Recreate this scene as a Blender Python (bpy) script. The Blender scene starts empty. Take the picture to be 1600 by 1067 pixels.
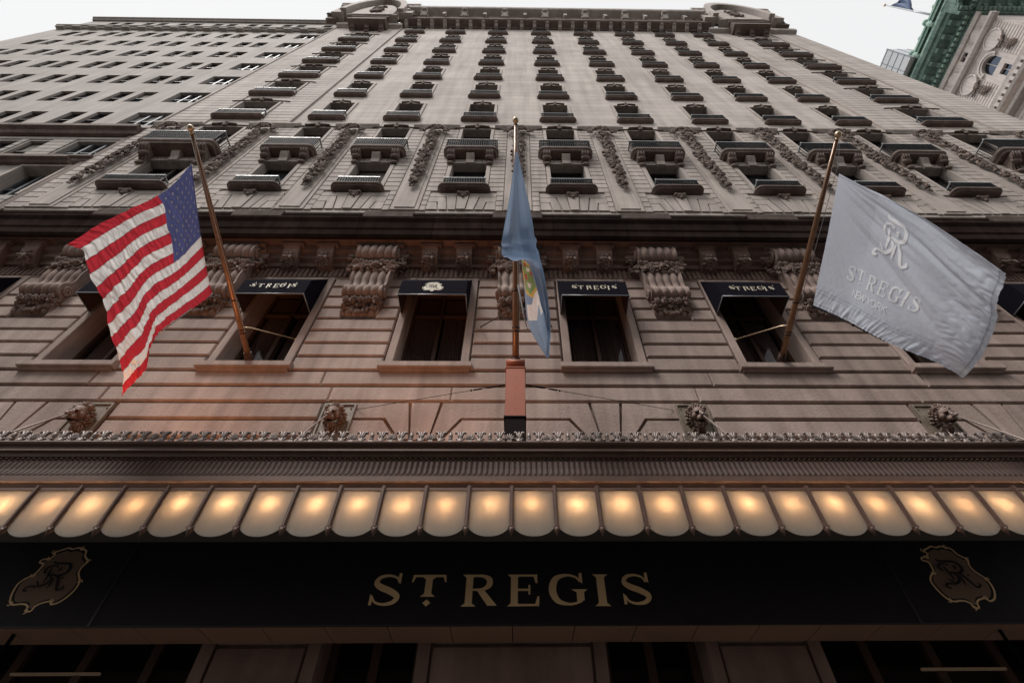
import bpy, math, random
from mathutils import Vector, Matrix
R = random.Random(7)
W = 6.212                       # the facade plane (Y); camera stands at the origin looking up
S = bpy.context.scene
COL = S.collection
# ------------------------------------------------------------------ materials
def new_mat(name):
    m = bpy.data.materials.new(name); m.use_nodes = True
    nt = m.node_tree; nt.nodes.clear()
    out = nt.nodes.new('ShaderNodeOutputMaterial')
    return m, nt, out
def N(nt, t, **k):
    n = nt.nodes.new(t)
    for a, b in k.items(): setattr(n, a, b)
    return n
def stone(name, c1, c2, rough=.85, scale=1.0, streak=.35, bump=.25, tone=1.0, fine=30, spec=.25):
    m, nt, out = new_mat(name); L = nt.links.new
    b = N(nt, 'ShaderNodeBsdfPrincipled'); b.inputs['Roughness'].default_value = rough
    b.inputs['Specular IOR Level'].default_value = spec
    g = N(nt, 'ShaderNodeNewGeometry')
    n1 = N(nt, 'ShaderNodeTexNoise'); n1.inputs['Scale'].default_value = .9*scale; n1.inputs['Detail'].default_value = 8; n1.inputs['Roughness'].default_value = .62
    L(g.outputs['Position'], n1.inputs['Vector'])
    mp = N(nt, 'ShaderNodeMapping'); mp.inputs['Scale'].default_value = (5*scale, 5*scale, .35*scale)
    L(g.outputs['Position'], mp.inputs['Vector'])
    n2 = N(nt, 'ShaderNodeTexNoise'); n2.inputs['Scale'].default_value = 1; n2.inputs['Detail'].default_value = 5
    L(mp.outputs[0], n2.inputs['Vector'])
    n3 = N(nt, 'ShaderNodeTexNoise'); n3.inputs['Scale'].default_value = fine; n3.inputs['Detail'].default_value = 4
    L(g.outputs['Position'], n3.inputs['Vector'])
    mx = N(nt, 'ShaderNodeMix', data_type='RGBA'); mx.inputs[6].default_value = (*c1, 1); mx.inputs[7].default_value = (*c2, 1)
    r1 = N(nt, 'ShaderNodeMapRange'); r1.inputs[1].default_value = .35; r1.inputs[2].default_value = .65
    L(n1.outputs[0], r1.inputs[0]); L(r1.outputs[0], mx.inputs[0])
    r2 = N(nt, 'ShaderNodeMapRange'); r2.inputs[1].default_value = .35; r2.inputs[2].default_value = .72
    r2.inputs[3].default_value = 1.0; r2.inputs[4].default_value = 1-streak
    L(n2.outputs[0], r2.inputs[0])
    m2 = N(nt, 'ShaderNodeMix', data_type='RGBA', blend_type='MULTIPLY'); m2.inputs[0].default_value = 1
    L(mx.outputs[2], m2.inputs[6]); L(r2.outputs[0], m2.inputs[7])
    at = N(nt, 'ShaderNodeAttribute', attribute_name='tone')
    ma = N(nt, 'ShaderNodeMath', operation='MULTIPLY_ADD'); ma.inputs[1].default_value = tone; ma.inputs[2].default_value = 1
    L(at.outputs['Fac'], ma.inputs[0])
    m3 = N(nt, 'ShaderNodeMix', data_type='RGBA', blend_type='MULTIPLY'); m3.inputs[0].default_value = 1
    L(m2.outputs[2], m3.inputs[6]); L(ma.outputs[0], m3.inputs[7])
    L(m3.outputs[2], b.inputs['Base Color'])
    bp = N(nt, 'ShaderNodeBump'); bp.inputs['Strength'].default_value = bump; bp.inputs['Distance'].default_value = .02
    L(n3.outputs[0], bp.inputs['Height']); L(bp.outputs[0], b.inputs['Normal'])
    L(b.outputs[0], out.inputs[0]); return m
def plain(name, c, rough=.5, metal=0, spec=.5, var=.25, vs=6, bump=0):
    m, nt, out = new_mat(name); L = nt.links.new
    b = N(nt, 'ShaderNodeBsdfPrincipled'); b.inputs['Roughness'].default_value = rough; b.inputs['Metallic'].default_value = metal
    b.inputs['Specular IOR Level'].default_value = spec
    g = N(nt, 'ShaderNodeNewGeometry')
    n1 = N(nt, 'ShaderNodeTexNoise'); n1.inputs['Scale'].default_value = vs; n1.inputs['Detail'].default_value = 6
    L(g.outputs['Position'], n1.inputs['Vector'])
    mx = N(nt, 'ShaderNodeMix', data_type='RGBA')
    mx.inputs[6].default_value = (*[x*(1-var) for x in c], 1); mx.inputs[7].default_value = (*[min(1, x*(1+var)) for x in c], 1)
    L(n1.outputs[0], mx.inputs[0]); L(mx.outputs[2], b.inputs['Base Color'])
    rr = N(nt, 'ShaderNodeMapRange'); rr.inputs[3].default_value = max(0, rough-.12); rr.inputs[4].default_value = min(1, rough+.12)
    L(n1.outputs[0], rr.inputs[0]); L(rr.outputs[0], b.inputs['Roughness'])
    if bump:
        n3 = N(nt, 'ShaderNodeTexNoise'); n3.inputs['Scale'].default_value = vs*5; n3.inputs['Detail'].default_value = 3
        L(g.outputs['Position'], n3.inputs['Vector'])
        bp = N(nt, 'ShaderNodeBump'); bp.inputs['Strength'].default_value = bump; bp.inputs['Distance'].default_value = .01
        L(n3.outputs[0], bp.inputs['Height']); L(bp.outputs[0], b.inputs['Normal'])
    L(b.outputs[0], out.inputs[0]); return m
def cloth(name, c, trans=.25, rough=.75, weave=260, var=.06, sheen=0, spec=.2):
    m, nt, out = new_mat(name); L = nt.links.new
    b = N(nt, 'ShaderNodeBsdfPrincipled'); b.inputs['Roughness'].default_value = rough; b.inputs['Base Color'].default_value = (*c, 1)
    b.inputs['Sheen Weight'].default_value = sheen; b.inputs['Specular IOR Level'].default_value = spec
    g = N(nt, 'ShaderNodeNewGeometry')
    n1 = N(nt, 'ShaderNodeTexNoise'); n1.inputs['Scale'].default_value = 5; n1.inputs['Detail'].default_value = 5
    L(g.outputs['Position'], n1.inputs['Vector'])
    mx = N(nt, 'ShaderNodeMix', data_type='RGBA'); mx.inputs[6].default_value = (*[x*(1-var) for x in c], 1); mx.inputs[7].default_value = (*[min(1, x*(1+var)) for x in c], 1)
    L(n1.outputs[0], mx.inputs[0]); L(mx.outputs[2], b.inputs['Base Color'])
    n2 = N(nt, 'ShaderNodeTexNoise'); n2.inputs['Scale'].default_value = weave/8; n2.inputs['Detail'].default_value = 3
    L(g.outputs['Position'], n2.inputs['Vector'])
    bp = N(nt, 'ShaderNodeBump'); bp.inputs['Strength'].default_value = .25; bp.inputs['Distance'].default_value = .004
    L(n2.outputs[0], bp.inputs['Height']); L(bp.outputs[0], b.inputs['Normal'])
    t = N(nt, 'ShaderNodeBsdfTranslucent'); L(mx.outputs[2], t.inputs['Color'])
    ms = N(nt, 'ShaderNodeMixShader'); ms.inputs[0].default_value = trans
    L(b.outputs[0], ms.inputs[1]); L(t.outputs[0], ms.inputs[2]); L(ms.outputs[0], out.inputs[0]); return m
def glass(name, tint=(.9, .9, .9), clear=.8):
    m, nt, out = new_mat(name); L = nt.links.new
    gl = N(nt, 'ShaderNodeBsdfGlossy'); gl.inputs['Roughness'].default_value = .03; gl.inputs['Color'].default_value = (.5, .5, .52, 1)
    tr = N(nt, 'ShaderNodeBsdfTransparent'); tr.inputs['Color'].default_value = (*tint, 1)
    lw = N(nt, 'ShaderNodeLayerWeight'); lw.inputs[0].default_value = .5
    pw = N(nt, 'ShaderNodeMath', operation='POWER'); pw.inputs[1].default_value = 4.5; L(lw.outputs['Facing'], pw.inputs[0])
    fr = N(nt, 'ShaderNodeMath', operation='MULTIPLY_ADD'); fr.inputs[1].default_value = .35; fr.inputs[2].default_value = .03; L(pw.outputs[0], fr.inputs[0])
    g = N(nt, 'ShaderNodeNewGeometry')
    n = N(nt, 'ShaderNodeTexNoise'); n.inputs['Scale'].default_value = 1.2; L(g.outputs['Position'], n.inputs['Vector'])
    bp = N(nt, 'ShaderNodeBump'); bp.inputs['Strength'].default_value = .06; bp.inputs['Distance'].default_value = .05
    L(n.outputs[0], bp.inputs['Height']); L(bp.outputs[0], gl.inputs['Normal'])
    ms = N(nt, 'ShaderNodeMixShader'); L(fr.outputs[0], ms.inputs[0]); L(tr.outputs[0], ms.inputs[1]); L(gl.outputs[0], ms.inputs[2])
    L(ms.outputs[0], out.inputs[0]); return m
def frosted(name):
    m, nt, out = new_mat(name); L = nt.links.new
    d = N(nt, 'ShaderNodeBsdfPrincipled'); d.inputs['Base Color'].default_value = (.30, .31, .30, 1); d.inputs['Roughness'].default_value = .38
    g = N(nt, 'ShaderNodeNewGeometry'); n = N(nt, 'ShaderNodeTexNoise'); n.inputs['Scale'].default_value = 1; n.inputs['Detail'].default_value = 7
    mp = N(nt, 'ShaderNodeMapping'); mp.inputs['Scale'].default_value = (14, 14, 3); L(g.outputs['Position'], mp.inputs['Vector']); L(mp.outputs[0], n.inputs['Vector'])
    mx = N(nt, 'ShaderNodeMix', data_type='RGBA'); mx.inputs[6].default_value = (.50, .46, .41, 1); mx.inputs[7].default_value = (.66, .61, .54, 1)
    L(n.outputs[0], mx.inputs[0])
    t = N(nt, 'ShaderNodeBsdfTranslucent'); L(mx.outputs[2], t.inputs['Color'])
    ms = N(nt, 'ShaderNodeMixShader'); ms.inputs[0].default_value = .6
    L(d.outputs[0], ms.inputs[1]); L(t.outputs[0], ms.inputs[2]); L(ms.outputs[0], out.inputs[0]); return m
def emit(name, c, s):
    m, nt, out = new_mat(name); e = N(nt, 'ShaderNodeEmission'); e.inputs[0].default_value = (*c, 1); e.inputs[1].default_value = s
    nt.links.new(e.outputs[0], out.inputs[0]); return m
M = dict(
    up=stone('pale_limestone', (.40, .345, .31), (.50, .44, .40), streak=.34, tone=1.3),
    upw=stone('plain_limestone', (.43, .38, .345), (.53, .475, .435), streak=.24, tone=1.2, scale=.6),
    low=stone('brown_limestone', (.315, .237, .205), (.42, .325, .283), streak=.32, tone=1.2, bump=.4),
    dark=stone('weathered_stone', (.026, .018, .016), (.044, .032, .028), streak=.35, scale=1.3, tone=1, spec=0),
    ledge=stone('sooty_ledge_stone', (.075, .056, .048), (.13, .10, .088), streak=.35, scale=2, spec=.05),
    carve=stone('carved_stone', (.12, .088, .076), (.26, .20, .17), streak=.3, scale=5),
    low2=stone('red_brown_stone', (.20, .13, .108), (.28, .19, .16), streak=.3, tone=1.2, bump=.35),
    tape=plain('seam_tape', (.035, .034, .038), rough=.35),
    lowcon=stone('console_stone', (.25, .18, .155), (.34, .255, .22), streak=.3, tone=1, scale=2),
    lionm=plain('patinated_bronze', (.20, .14, .115), rough=.6, metal=.1, spec=.3, var=.5, vs=16),
    crestm=plain('greyed_bronze', (.24, .19, .17), rough=.45, metal=.25, var=.45, vs=20),
    slab=stone('sooty_slab_stone', (.145, .108, .093), (.235, .18, .158), streak=.3, scale=2),
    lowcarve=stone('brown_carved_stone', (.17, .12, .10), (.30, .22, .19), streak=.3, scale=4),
    iron=plain('black_iron', (.006, .006, .007), rough=.6, spec=.06),
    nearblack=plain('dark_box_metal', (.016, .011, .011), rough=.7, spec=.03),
    railtop=plain('grey_painted_rail', (.34, .36, .375), rough=.35, spec=.6),
    sash=plain('dark_sash', (.05, .04, .036), rough=.5),
    sashlight=plain('grey_sash_metal', (.22, .24, .26), rough=.4, metal=.3),
    pane=plain('dark_window_glass', (.012, .012, .015), rough=.12, spec=.5, vs=.7),
    pane2=plain('blue_reflecting_glass', (.03, .036, .045), rough=.06, spec=.9, vs=.7), pane3=plain('brown_curtained_glass', (.045, .034, .028), rough=.2, vs=2),
    blind=plain('dusty_blind', (.17, .15, .13), rough=.9, vs=3),
    glass=glass('clear_window_glass'),
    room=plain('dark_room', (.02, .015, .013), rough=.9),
    wood=plain('brown_window_wood', (.075, .042, .030), rough=.6, spec=.2, vs=12),
    curtain=cloth('plum_curtain', (.36, .27, .25), trans=.15),
    bronze=plain('aged_bronze', (.12, .070, .053), rough=.5, metal=.1, spec=.3, var=.3, vs=9, bump=.1),
    bronzed=plain('dark_bronze', (.062, .036, .028), rough=.6, metal=0, spec=.15, var=.35, vs=9, bump=.15),
    copper=plain('copper_sheet', (.33, .105, .062), rough=.55, metal=.1, spec=.3, var=.12, vs=4),
    verd=stone('bronze_plate', (.16, .125, .095), (.27, .22, .165), rough=.5, streak=.35, scale=6),
    gilt=plain('gilt_brass', (.55, .42, .28), rough=.35, metal=.7, var=.2),
    pole=plain('varnished_pole', (.22, .115, .06), rough=.3, metal=.25, var=.25, vs=14),
    fabric=cloth('black_awning_canvas', (.016, .0125, .0145), trans=0, rough=.7, var=.3, spec=.3),
    navy=cloth('navy_awning_canvas', (.008, .0072, .012), trans=0, rough=.9, spec=.03),
    lining=cloth('awning_lining', (.10, .06, .05), trans=.1),
    gold=plain('gold_paint', (.92, .64, .35), rough=.6, var=.12, vs=3),
    golddim=plain('faded_gold_paint', (.25, .155, .105), rough=.7, var=.15, vs=5),
    cream=plain('cream_lettering', (.60, .53, .41), rough=.6, var=.05),
    soffit=plain('brown_soffit_panel', (.30, .175, .12), rough=.5, var=.12, vs=3),
    frost=frosted('frosted_glass'),
    bulb=emit('warm_bulb', (1, .60, .31), 120),
    strip=emit('warm_strip', (1, .66, .42), .02),
    red=cloth('red_flag_cloth', (.58, .04, .058), trans=.5),
    white=cloth('white_flag_cloth', (.86, .84, .82), trans=.5),
    blue=cloth('navy_flag_cloth', (.10, .115, .28), trans=.45),
    grey=cloth('pale_blue_grey_cloth', (.64, .68, .77), trans=.3, var=.04),
    greylet=cloth('pale_print', (.92, .93, .95), trans=.2, var=.02),
    sblue=cloth('sky_blue_flag_cloth', (.31, .43, .61), trans=.3),
    green=stone('verdigris_copper', (.09, .15, .128), (.18, .265, .23), streak=.4, scale=1.5),
    greenl=stone('pale_verdigris', (.24, .38, .32), (.37, .50, .43), streak=.3, scale=1.5),
    tower=stone('white_limestone', (.52, .46, .43), (.62, .56, .52), streak=.2),
    asphalt=plain('asphalt', (.05, .05, .052), rough=.9, vs=40),
    paving=plain('pavement_slabs', (.11, .105, .10), rough=.85, vs=3),
    wing=stone('greyer_limestone', (.36, .325, .30), (.44, .40, .37), streak=.26, tone=1.2, scale=.6), sashdim=plain('dull_sash_metal', (.10, .11, .12), rough=.5),
    farglass=plain('blue_grey_glazing', (.46, .47, .49), rough=.25),
    orange=plain('orange_print', (.75, .28, .06), rough=.8), yellow=plain('yellow_print', (.7, .5, .12), rough=.8),
    leaf=plain('green_print', (.25, .42, .15), rough=.8), pinkp=plain('red_print', (.5, .08, .08), rough=.8),
    wprint=plain('white_print', (.8, .8, .8), rough=.8),
)
# ------------------------------------------------------------------ mesh builder
def ico(sub):
    t = (1+5**.5)/2
    v = [Vector(p).normalized() for p in [(-1,t,0),(1,t,0),(-1,-t,0),(1,-t,0),(0,-1,t),(0,1,t),(0,-1,-t),(0,1,-t),(t,0,-1),(t,0,1),(-t,0,-1),(-t,0,1)]]
    f = [(0,11,5),(0,5,1),(0,1,7),(0,7,10),(0,10,11),(1,5,9),(5,11,4),(11,10,2),(10,7,6),(7,1,8),(3,9,4),(3,4,2),(3,2,6),(3,6,8),(3,8,9),(4,9,5),(2,4,11),(6,2,10),(8,6,7),(9,8,1)]
    for _ in range(sub):
        c = {}; nf = []
        def mid(a, b):
            k = (min(a, b), max(a, b))
            if k not in c: v.append(((v[a]+v[b])/2).normalized()); c[k] = len(v)-1
            return c[k]
        for a, b, d in f:
            x, y, z = mid(a, b), mid(b, d), mid(d, a); nf += [(a,x,z),(b,y,x),(d,z,y),(x,y,z)]
        f = nf
    return v, f
ICO = {0: ico(0), 1: ico(1), 2: ico(2)}
class MB:
    def __init__(s): s.v = []; s.f = []; s.m = []; s.s = []; s.t = []; s.tone = 0.; s.mi = 0; s.sm = False
    def face(s, idx, mi=None): s.f.append(tuple(idx)); s.m.append(s.mi if mi is None else mi); s.s.append(s.sm); s.t.append(s.tone)
    def add(s, vs, fs):
        o = len(s.v); s.v += [tuple(p) for p in vs]
        for f in fs: s.face([o+i for i in f])
        return o
    def box(s, x0, x1, y0, y1, z0, z1):
        s.add([(x0,y0,z0),(x1,y0,z0),(x1,y1,z0),(x0,y1,z0),(x0,y0,z1),(x1,y0,z1),(x1,y1,z1),(x0,y1,z1)],
              [(0,3,2,1),(4,5,6,7),(0,1,5,4),(1,2,6,5),(2,3,7,6),(3,0,4,7)])
    def cbox(s, cx, cy, cz, sx, sy, sz): s.box(cx-sx/2, cx+sx/2, cy-sy/2, cy+sy/2, cz-sz/2, cz+sz/2)
    def block(s, x0, x1, z0, z1, y, d, c=.018):          # chamfered stone block standing d proud of plane y, no back
        yf = y-d
        s.add([(x0,y,z0),(x1,y,z0),(x1,y,z1),(x0,y,z1),(x0,yf+c,z0),(x1,yf+c,z0),(x1,yf+c,z1),(x0,yf+c,z1),
               (x0+c,yf,z0+c),(x1-c,yf,z0+c),(x1-c,yf,z1-c),(x0+c,yf,z1-c)],
              [(0,1,5,4),(1,2,6,5),(2,3,7,6),(3,0,4,7),(4,5,9,8),(5,6,10,9),(6,7,11,10),(7,4,8,11),(8,9,10,11)])
    def prism(s, pts, y0, y1, back=False):               # polygon in x,z (counter-clockwise from the front) extruded from y0 (front) to y1
        n = len(pts); o = len(s.v)
        s.v += [(x, y0, z) for x, z in pts]+[(x, y1, z) for x, z in pts]
        s.face([o+i for i in range(n)])
        for i in range(n):
            j = (i+1) % n; s.face([o+j, o+i, o+n+i, o+n+j])
        if back: s.face([o+n+i for i in reversed(range(n))])
    def xprof(s, prof, x0, x1, caps=True):               # closed (y,z) profile extruded along x
        n = len(prof); o = len(s.v)
        s.v += [(x0, y, z) for y, z in prof]+[(x1, y, z) for y, z in prof]
        for i in range(n):
            j = (i+1) % n; s.face([o+i, o+n+i, o+n+j, o+j])
        if caps: s.face([o+i for i in range(n)]); s.face([o+n+i for i in reversed(range(n))])
    def blob(s, c, r, sub=1, rot=None):
        v, f = ICO[sub]; o = len(s.v); c = Vector(c)
        if not hasattr(r, '__len__'): r = (r, r, r)
        for p in v:
            q = Vector((p.x*r[0], p.y*r[1], p.z*r[2]))
            if rot is not None: q = rot @ q
            s.v.append(tuple(c+q))
        a = s.sm; s.sm = True
        for t in f: s.face([o+i for i in t])
        s.sm = a
    def tube(s, pts, r, n=8, cap=True):
        pts = [Vector(p) for p in pts]; rs = r if hasattr(r, '__len__') else [r]*len(pts)
        o = len(s.v); up = None
        for i, p in enumerate(pts):
            d = (pts[min(i+1, len(pts)-1)]-pts[max(i-1, 0)]).normalized()
            if up is None: up = d.orthogonal().normalized()
            up = (up-d*up.dot(d)).normalized(); w = d.cross(up)
            for k in range(n):
                a = 2*math.pi*k/n; s.v.append(tuple(p+(up*math.cos(a)+w*math.sin(a))*rs[i]))
        a = s.sm; s.sm = n > 5
        for i in range(len(pts)-1):
            for k in range(n):
                k2 = (k+1) % n; s.face([o+i*n+k, o+i*n+k2, o+(i+1)*n+k2, o+(i+1)*n+k])
        s.sm = a
        if cap:
            s.face([o+k for k in reversed(range(n))]); e = o+(len(pts)-1)*n; s.face([e+k for k in range(n)])
    def grid(s, rows, mi=None):                            # rows of equal length
        o = len(s.v); n = len(rows[0])
        for r in rows: s.v += [tuple(p) for p in r]
        for i in range(len(rows)-1):
            for j in range(n-1):
                s.face([o+i*n+j, o+i*n+j+1, o+(i+1)*n+j+1, o+(i+1)*n+j], None if mi is None else mi(i, j))
    def mesh(s, name, mats):
        me = bpy.data.meshes.new(name); me.from_pydata(s.v, [], s.f)
        mats = mats if isinstance(mats, (list, tuple)) else [mats]
        for m in mats: me.materials.append(m)
        me.polygons.foreach_set('material_index', s.m); me.polygons.foreach_set('use_smooth', s.s)
        if any(s.t):
            at = me.attributes.new('tone', 'FLOAT', 'FACE'); at.data.foreach_set('value', s.t)
        me.update(); return me
ORG = {}
def link(name, me, parent=None, loc=(0, 0, 0)):
    o = bpy.data.objects.new(name, me); COL.objects.link(o); loc = Vector(loc)
    ORG[o.name] = loc
    if parent is not None: o.parent = parent; o.location = loc-ORG[parent.name]
    else: o.location = loc
    return o
def part(name, mb, mats, parent, loc=(0, 0, 0)):
    me = mb if isinstance(mb, bpy.types.Mesh) else mb.mesh(name, mats)
    return link(name, me, parent, loc)
def tag(o, label=None, cat=None, group=None, kind=None):
    if label: o['label'] = label
    if cat: o['category'] = cat
    if group: o['group'] = group
    if kind: o['kind'] = kind
    return o
def thing(name, label, cat, loc=(0, 0, 0), group=None): return tag(link(name, None, None, loc), label, cat, group)
def own(name, mb, mats, label, cat, loc=(0, 0, 0), group=None):      # a thing that is one mesh, its origin at loc, mesh given in world space
    me = mb.mesh(name, mats); me.transform(Matrix.Translation(-Vector(loc)))
    return tag(link(name, me, None, loc), label, cat, group)
# ------------------------------------------------------------------ wall helpers
def wall_grid(mb, x0, x1, z0, z1, y, holes):
    xs = sorted({x0, x1, *[min(max(h[k], x0), x1) for h in holes for k in (0, 1)]})
    zs = sorted({z0, z1, *[min(max(h[k], z0), z1) for h in holes for k in (2, 3)]})
    for a, b in zip(xs, xs[1:]):
        if b-a < 1e-6: continue
        for c, d in zip(zs, zs[1:]):
            if d-c < 1e-6: continue
            cx, cz = (a+b)/2, (c+d)/2
            if any(h[0] < cx < h[1] and h[2] < cz < h[3] for h in holes): continue
            mb.add([(a, y, c), (b, y, c), (b, y, d), (a, y, d)], [(0, 1, 2, 3)])
def spans(x0, x1, cuts):
    out = [(x0, x1)]
    for a, b in cuts:
        n = []
        for p, q in out:
            if b <= p or a >= q: n.append((p, q)); continue
            if a > p: n.append((p, a))
            if b < q: n.append((b, q))
        out = n
    return out
def courses(mb, x0, x1, z0, z1, h, gap, y, d, holes, blk=1.3, c=.015, tv=.13, joint=.006):
    z = z0; k = 0
    while z < z1-.02:
        zt = min(z+h, z1)
        cuts = [(a, b) for a, b, p, q in holes if p < zt-.01 and q > z+gap+.01]
        for a, b in spans(x0, x1, cuts):
            x = a
            while x < b-.01:
                L = blk*R.uniform(.65, 1.5); xe = x+L
                if b-xe < blk*.4: xe = b
                mb.tone = R.uniform(-tv, tv); mb.block(x+joint/2, xe-joint/2, z+gap, zt, y, d, c); x = xe
        z += h; k += 1
    mb.tone = 0
# ------------------------------------------------------------------ glyphs (cap height 1, width 1)
def cat(pts, n=6):
    P = [Vector(p) for p in pts]
    if len(P) < 3: return P
    out = []
    for i in range(len(P)-1):
        a, b, c, d = P[max(i-1, 0)], P[i], P[i+1], P[min(i+2, len(P)-1)]
        for k in range(n):
            t = k/n; out.append(.5*((2*b)+(c-a)*t+(2*a-5*b+4*c-d)*t*t+(3*b-a-3*c+d)*t**3))
    out.append(P[-1]); return out
def stroke(pts, w, smooth=True, n=6, asp=1.0):            # returns list of quads; asp = x unit / y unit
    P = cat([(p[0]*asp, p[1]) for p in pts], n) if smooth else [Vector((p[0]*asp, p[1])) for p in pts]
    m = len(P); ws = w if hasattr(w, '__len__') else [w]*len(pts)
    L = []
    for i, p in enumerate(P):
        d = P[min(i+1, m-1)]-P[max(i-1, 0)]
        d = d.normalized() if d.length > 1e-9 else Vector((1, 0)); nn = Vector((-d.y, d.x))
        t = i/(m-1)*(len(ws)-1); a = int(min(t, len(ws)-2)) if len(ws) > 1 else 0
        wi = ws[a]+(ws[min(a+1, len(ws)-1)]-ws[a])*(t-a)
        L.append((p+nn*wi/2, p-nn*wi/2))
    q = []
    for (a, b), (c, e) in zip(L, L[1:]): q.append([(a.x/asp, a.y), (c.x/asp, c.y), (e.x/asp, e.y), (b.x/asp, b.y)])
    return q
def stem(x, w, z0=0, z1=1, sf=.1, th=.05):
    q = [[(x-w/2, z0+th), (x+w/2, z0+th), (x+w/2, z1-th), (x-w/2, z1-th)]]
    for z, s in ((z0, 1), (z1, -1)):
        q.append([(x-w/2-sf, z), (x+w/2+sf, z), (x+w/2, z+s*(th+.05)), (x-w/2, z+s*(th+.05))])
    return q
GL = {
 'S': stroke([(.86,.74),(.76,.90),(.5,.965),(.22,.90),(.13,.72),(.3,.58),(.62,.45),(.87,.28),(.76,.10),(.46,.035),(.2,.10),(.09,.26)],[.05,.07,.08,.12,.17,.2,.2,.18,.13,.08,.07,.05])+[[(.84,1.0),(.93,1.0),(.93,.66),(.82,.74)],[(.02,.0),(.11,.0),(.12,.26),(.02,.34)]],
 'T': [[(.02,1),(.98,1),(.98,.925),(.02,.925)],[(.0,1),(.08,.93),(.02,.76),(-.03,.76)],[(1,1),(1.03,.76),(.98,.76),(.92,.93)]]+stem(.5,.21,.30,.94,.12)+[[(.5,.0),(.62,.11),(.5,.22),(.38,.11)]],
 'R': stem(.22,.2,0,1,.11)+stroke([(.3,.955),(.58,.95),(.78,.84),(.78,.64),(.6,.51),(.3,.49)],[.07,.09,.17,.17,.09,.06])+[[(.42,.5),(.62,.52),(.98,.06),(1.02,0),(.76,0)]],
 'E': stem(.2,.22,0,1,.11)+[[(.3,1),(.93,1),(.93,.93),(.3,.93)],[(.93,1),(.93,.72),(.87,.72),(.8,.95)],[(.3,.47),(.3,.54),(.7,.54),(.7,.47)],[(.7,.66),(.7,.36),(.64,.36),(.64,.66)],[(.3,0),(.3,.07),(.96,.07),(.96,0)],[(.96,0),(.84,.05),(.92,.3),(.98,.3)]],
 'G': stroke([(.86,.76),(.76,.9),(.52,.965),(.24,.88),(.12,.66),(.11,.38),(.24,.13),(.5,.035),(.72,.06),(.86,.14)],[.05,.07,.08,.16,.2,.2,.16,.08,.07,.1])+[[(.84,1),(.92,1),(.92,.66),(.82,.74)],[(.74,.05),(.94,.14),(.94,.42),(.74,.42)],[(.6,.48),(1.04,.48),(.94,.38),(.74,.38)]],
 'I': stem(.5,.42,0,1,.2),
}
def sans(ch):
    w = .13; D = {
     'N': [[(.08,0),(.08,1)],[(.08,1),(.92,0)],[(.92,0),(.92,1)]], 'E': [[(.1,0),(.1,1)],[(.1,.95),(.85,.95)],[(.1,.5),(.75,.5)],[(.1,.05),(.85,.05)]],
     'W': [[(0,1),(.25,0)],[(.25,0),(.5,.9)],[(.5,.9),(.75,0)],[(.75,0),(1,1)]], 'Y': [[(.0,1),(.5,.5)],[(1,1),(.5,.5)],[(.5,.5),(.5,0)]],
     'R': [[(.1,0),(.1,1)],[(.5,.5),(.95,0)]], 'K': [[(.1,0),(.1,1)],[(.9,1),(.12,.45)],[(.35,.6),(.95,0)]], 'O': []}
    q = []
    for s in D[ch]: q += stroke(s, w, False)
    if ch == 'O': q += stroke([(.5,.96),(.16,.85),(.04,.5),(.16,.15),(.5,.04),(.84,.15),(.96,.5),(.84,.85),(.5,.96)], w)
    if ch == 'R': q += stroke([(.1,.95),(.6,.95),(.86,.74),(.6,.5),(.1,.5)], w)
    return q
WORD = [('S',0,48),('T',62,114),('R',140,195),('E',213,263),('G',277,335),('I',345,375),('S',391,438)]
def put(mb, quads, fn, off=.0006, k0=0):                   # fn(x, y, lift) -> point
    for k, q in enumerate(quads):
        o = len(mb.v)
        mb.v += [tuple(fn(x, y, (k0+k)*off)) for x, y in q]; mb.face([o+i for i in range(len(q))])
def word(mb, fn, width, height, off=.0006):                # centred on 0, baseline 0
    for i, (ch, a, b) in enumerate(WORD):
        x0 = (a/438-.5)*width; w = (b-a)/438*width
        put(mb, GL[ch], lambda x, y, l: fn(x0+x*w, y*height, l), off, 0)
OUTL = [(-.207,.338),(-.143,.364),(-.08,.391),(-.029,.375),(.023,.391),(.088,.38),(.142,.353),(.158,.316),(.174,.279),(.22,.242),(.249,.211),(.221,.149),(.223,.089),(.244,.049),(.275,.009),(.308,-.04),(.313,-.126),(.284,-.21),(.232,-.274),(.168,-.296),(.139,-.264),(.093,-.269),(.039,-.291),(.009,-.327),(0,-.371),(-.056,-.371),(-.061,-.327),(-.105,-.295),(-.168,-.291),(-.221,-.299),(-.275,-.281),(-.321,-.208),(-.346,-.114),(-.346,-.047),(-.304,.011),(-.254,.05),(-.235,.11),(-.235,.181),(-.294,.207),(-.276,.243),(-.209,.253),(-.187,.295)]
MONO = [[(-.133,.222),(-.104,.196),(-.027,.191),(.06,.185),(.099,.139),(.097,.079),(.03,.039),(-.042,.049),(-.082,.035)],[(-.031,.14),(-.078,.16),(-.141,.14),(-.154,.09),(-.124,.06)],[(-.098,.13),(-.091,.079),(-.078,.01),(-.079,-.048)],[(.001,.039),(.033,.03),(.071,-.029),(.102,-.097),(.129,-.139),(.18,-.116),(.163,-.092)],[(.01,.01),(.012,-.058),(.009,-.125)],[(-.046,.03),(-.013,-.01),(-.027,-.058),(-.092,-.096),(-.124,-.058),(-.154,-.029)],[(-.111,-.124),(-.14,-.096),(-.205,-.105),(-.22,-.143),(-.179,-.152)],[(-.005,.119),(.033,.094)],[(.025,.134),(.003,.079)],[(.107,.015),(.113,-.005)]]
MONOW = [[.012,.022,.026,.028,.034,.034,.026,.02,.012],[.02,.018,.024,.024,.01],[.014,.024,.024,.014],[.01,.028,.03,.028,.024,.022,.02],[.01,.026,.006],[.012,.024,.03,.026,.018,.008],[.008,.02,.022,.022,.02],.016,.016,.026]
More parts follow.
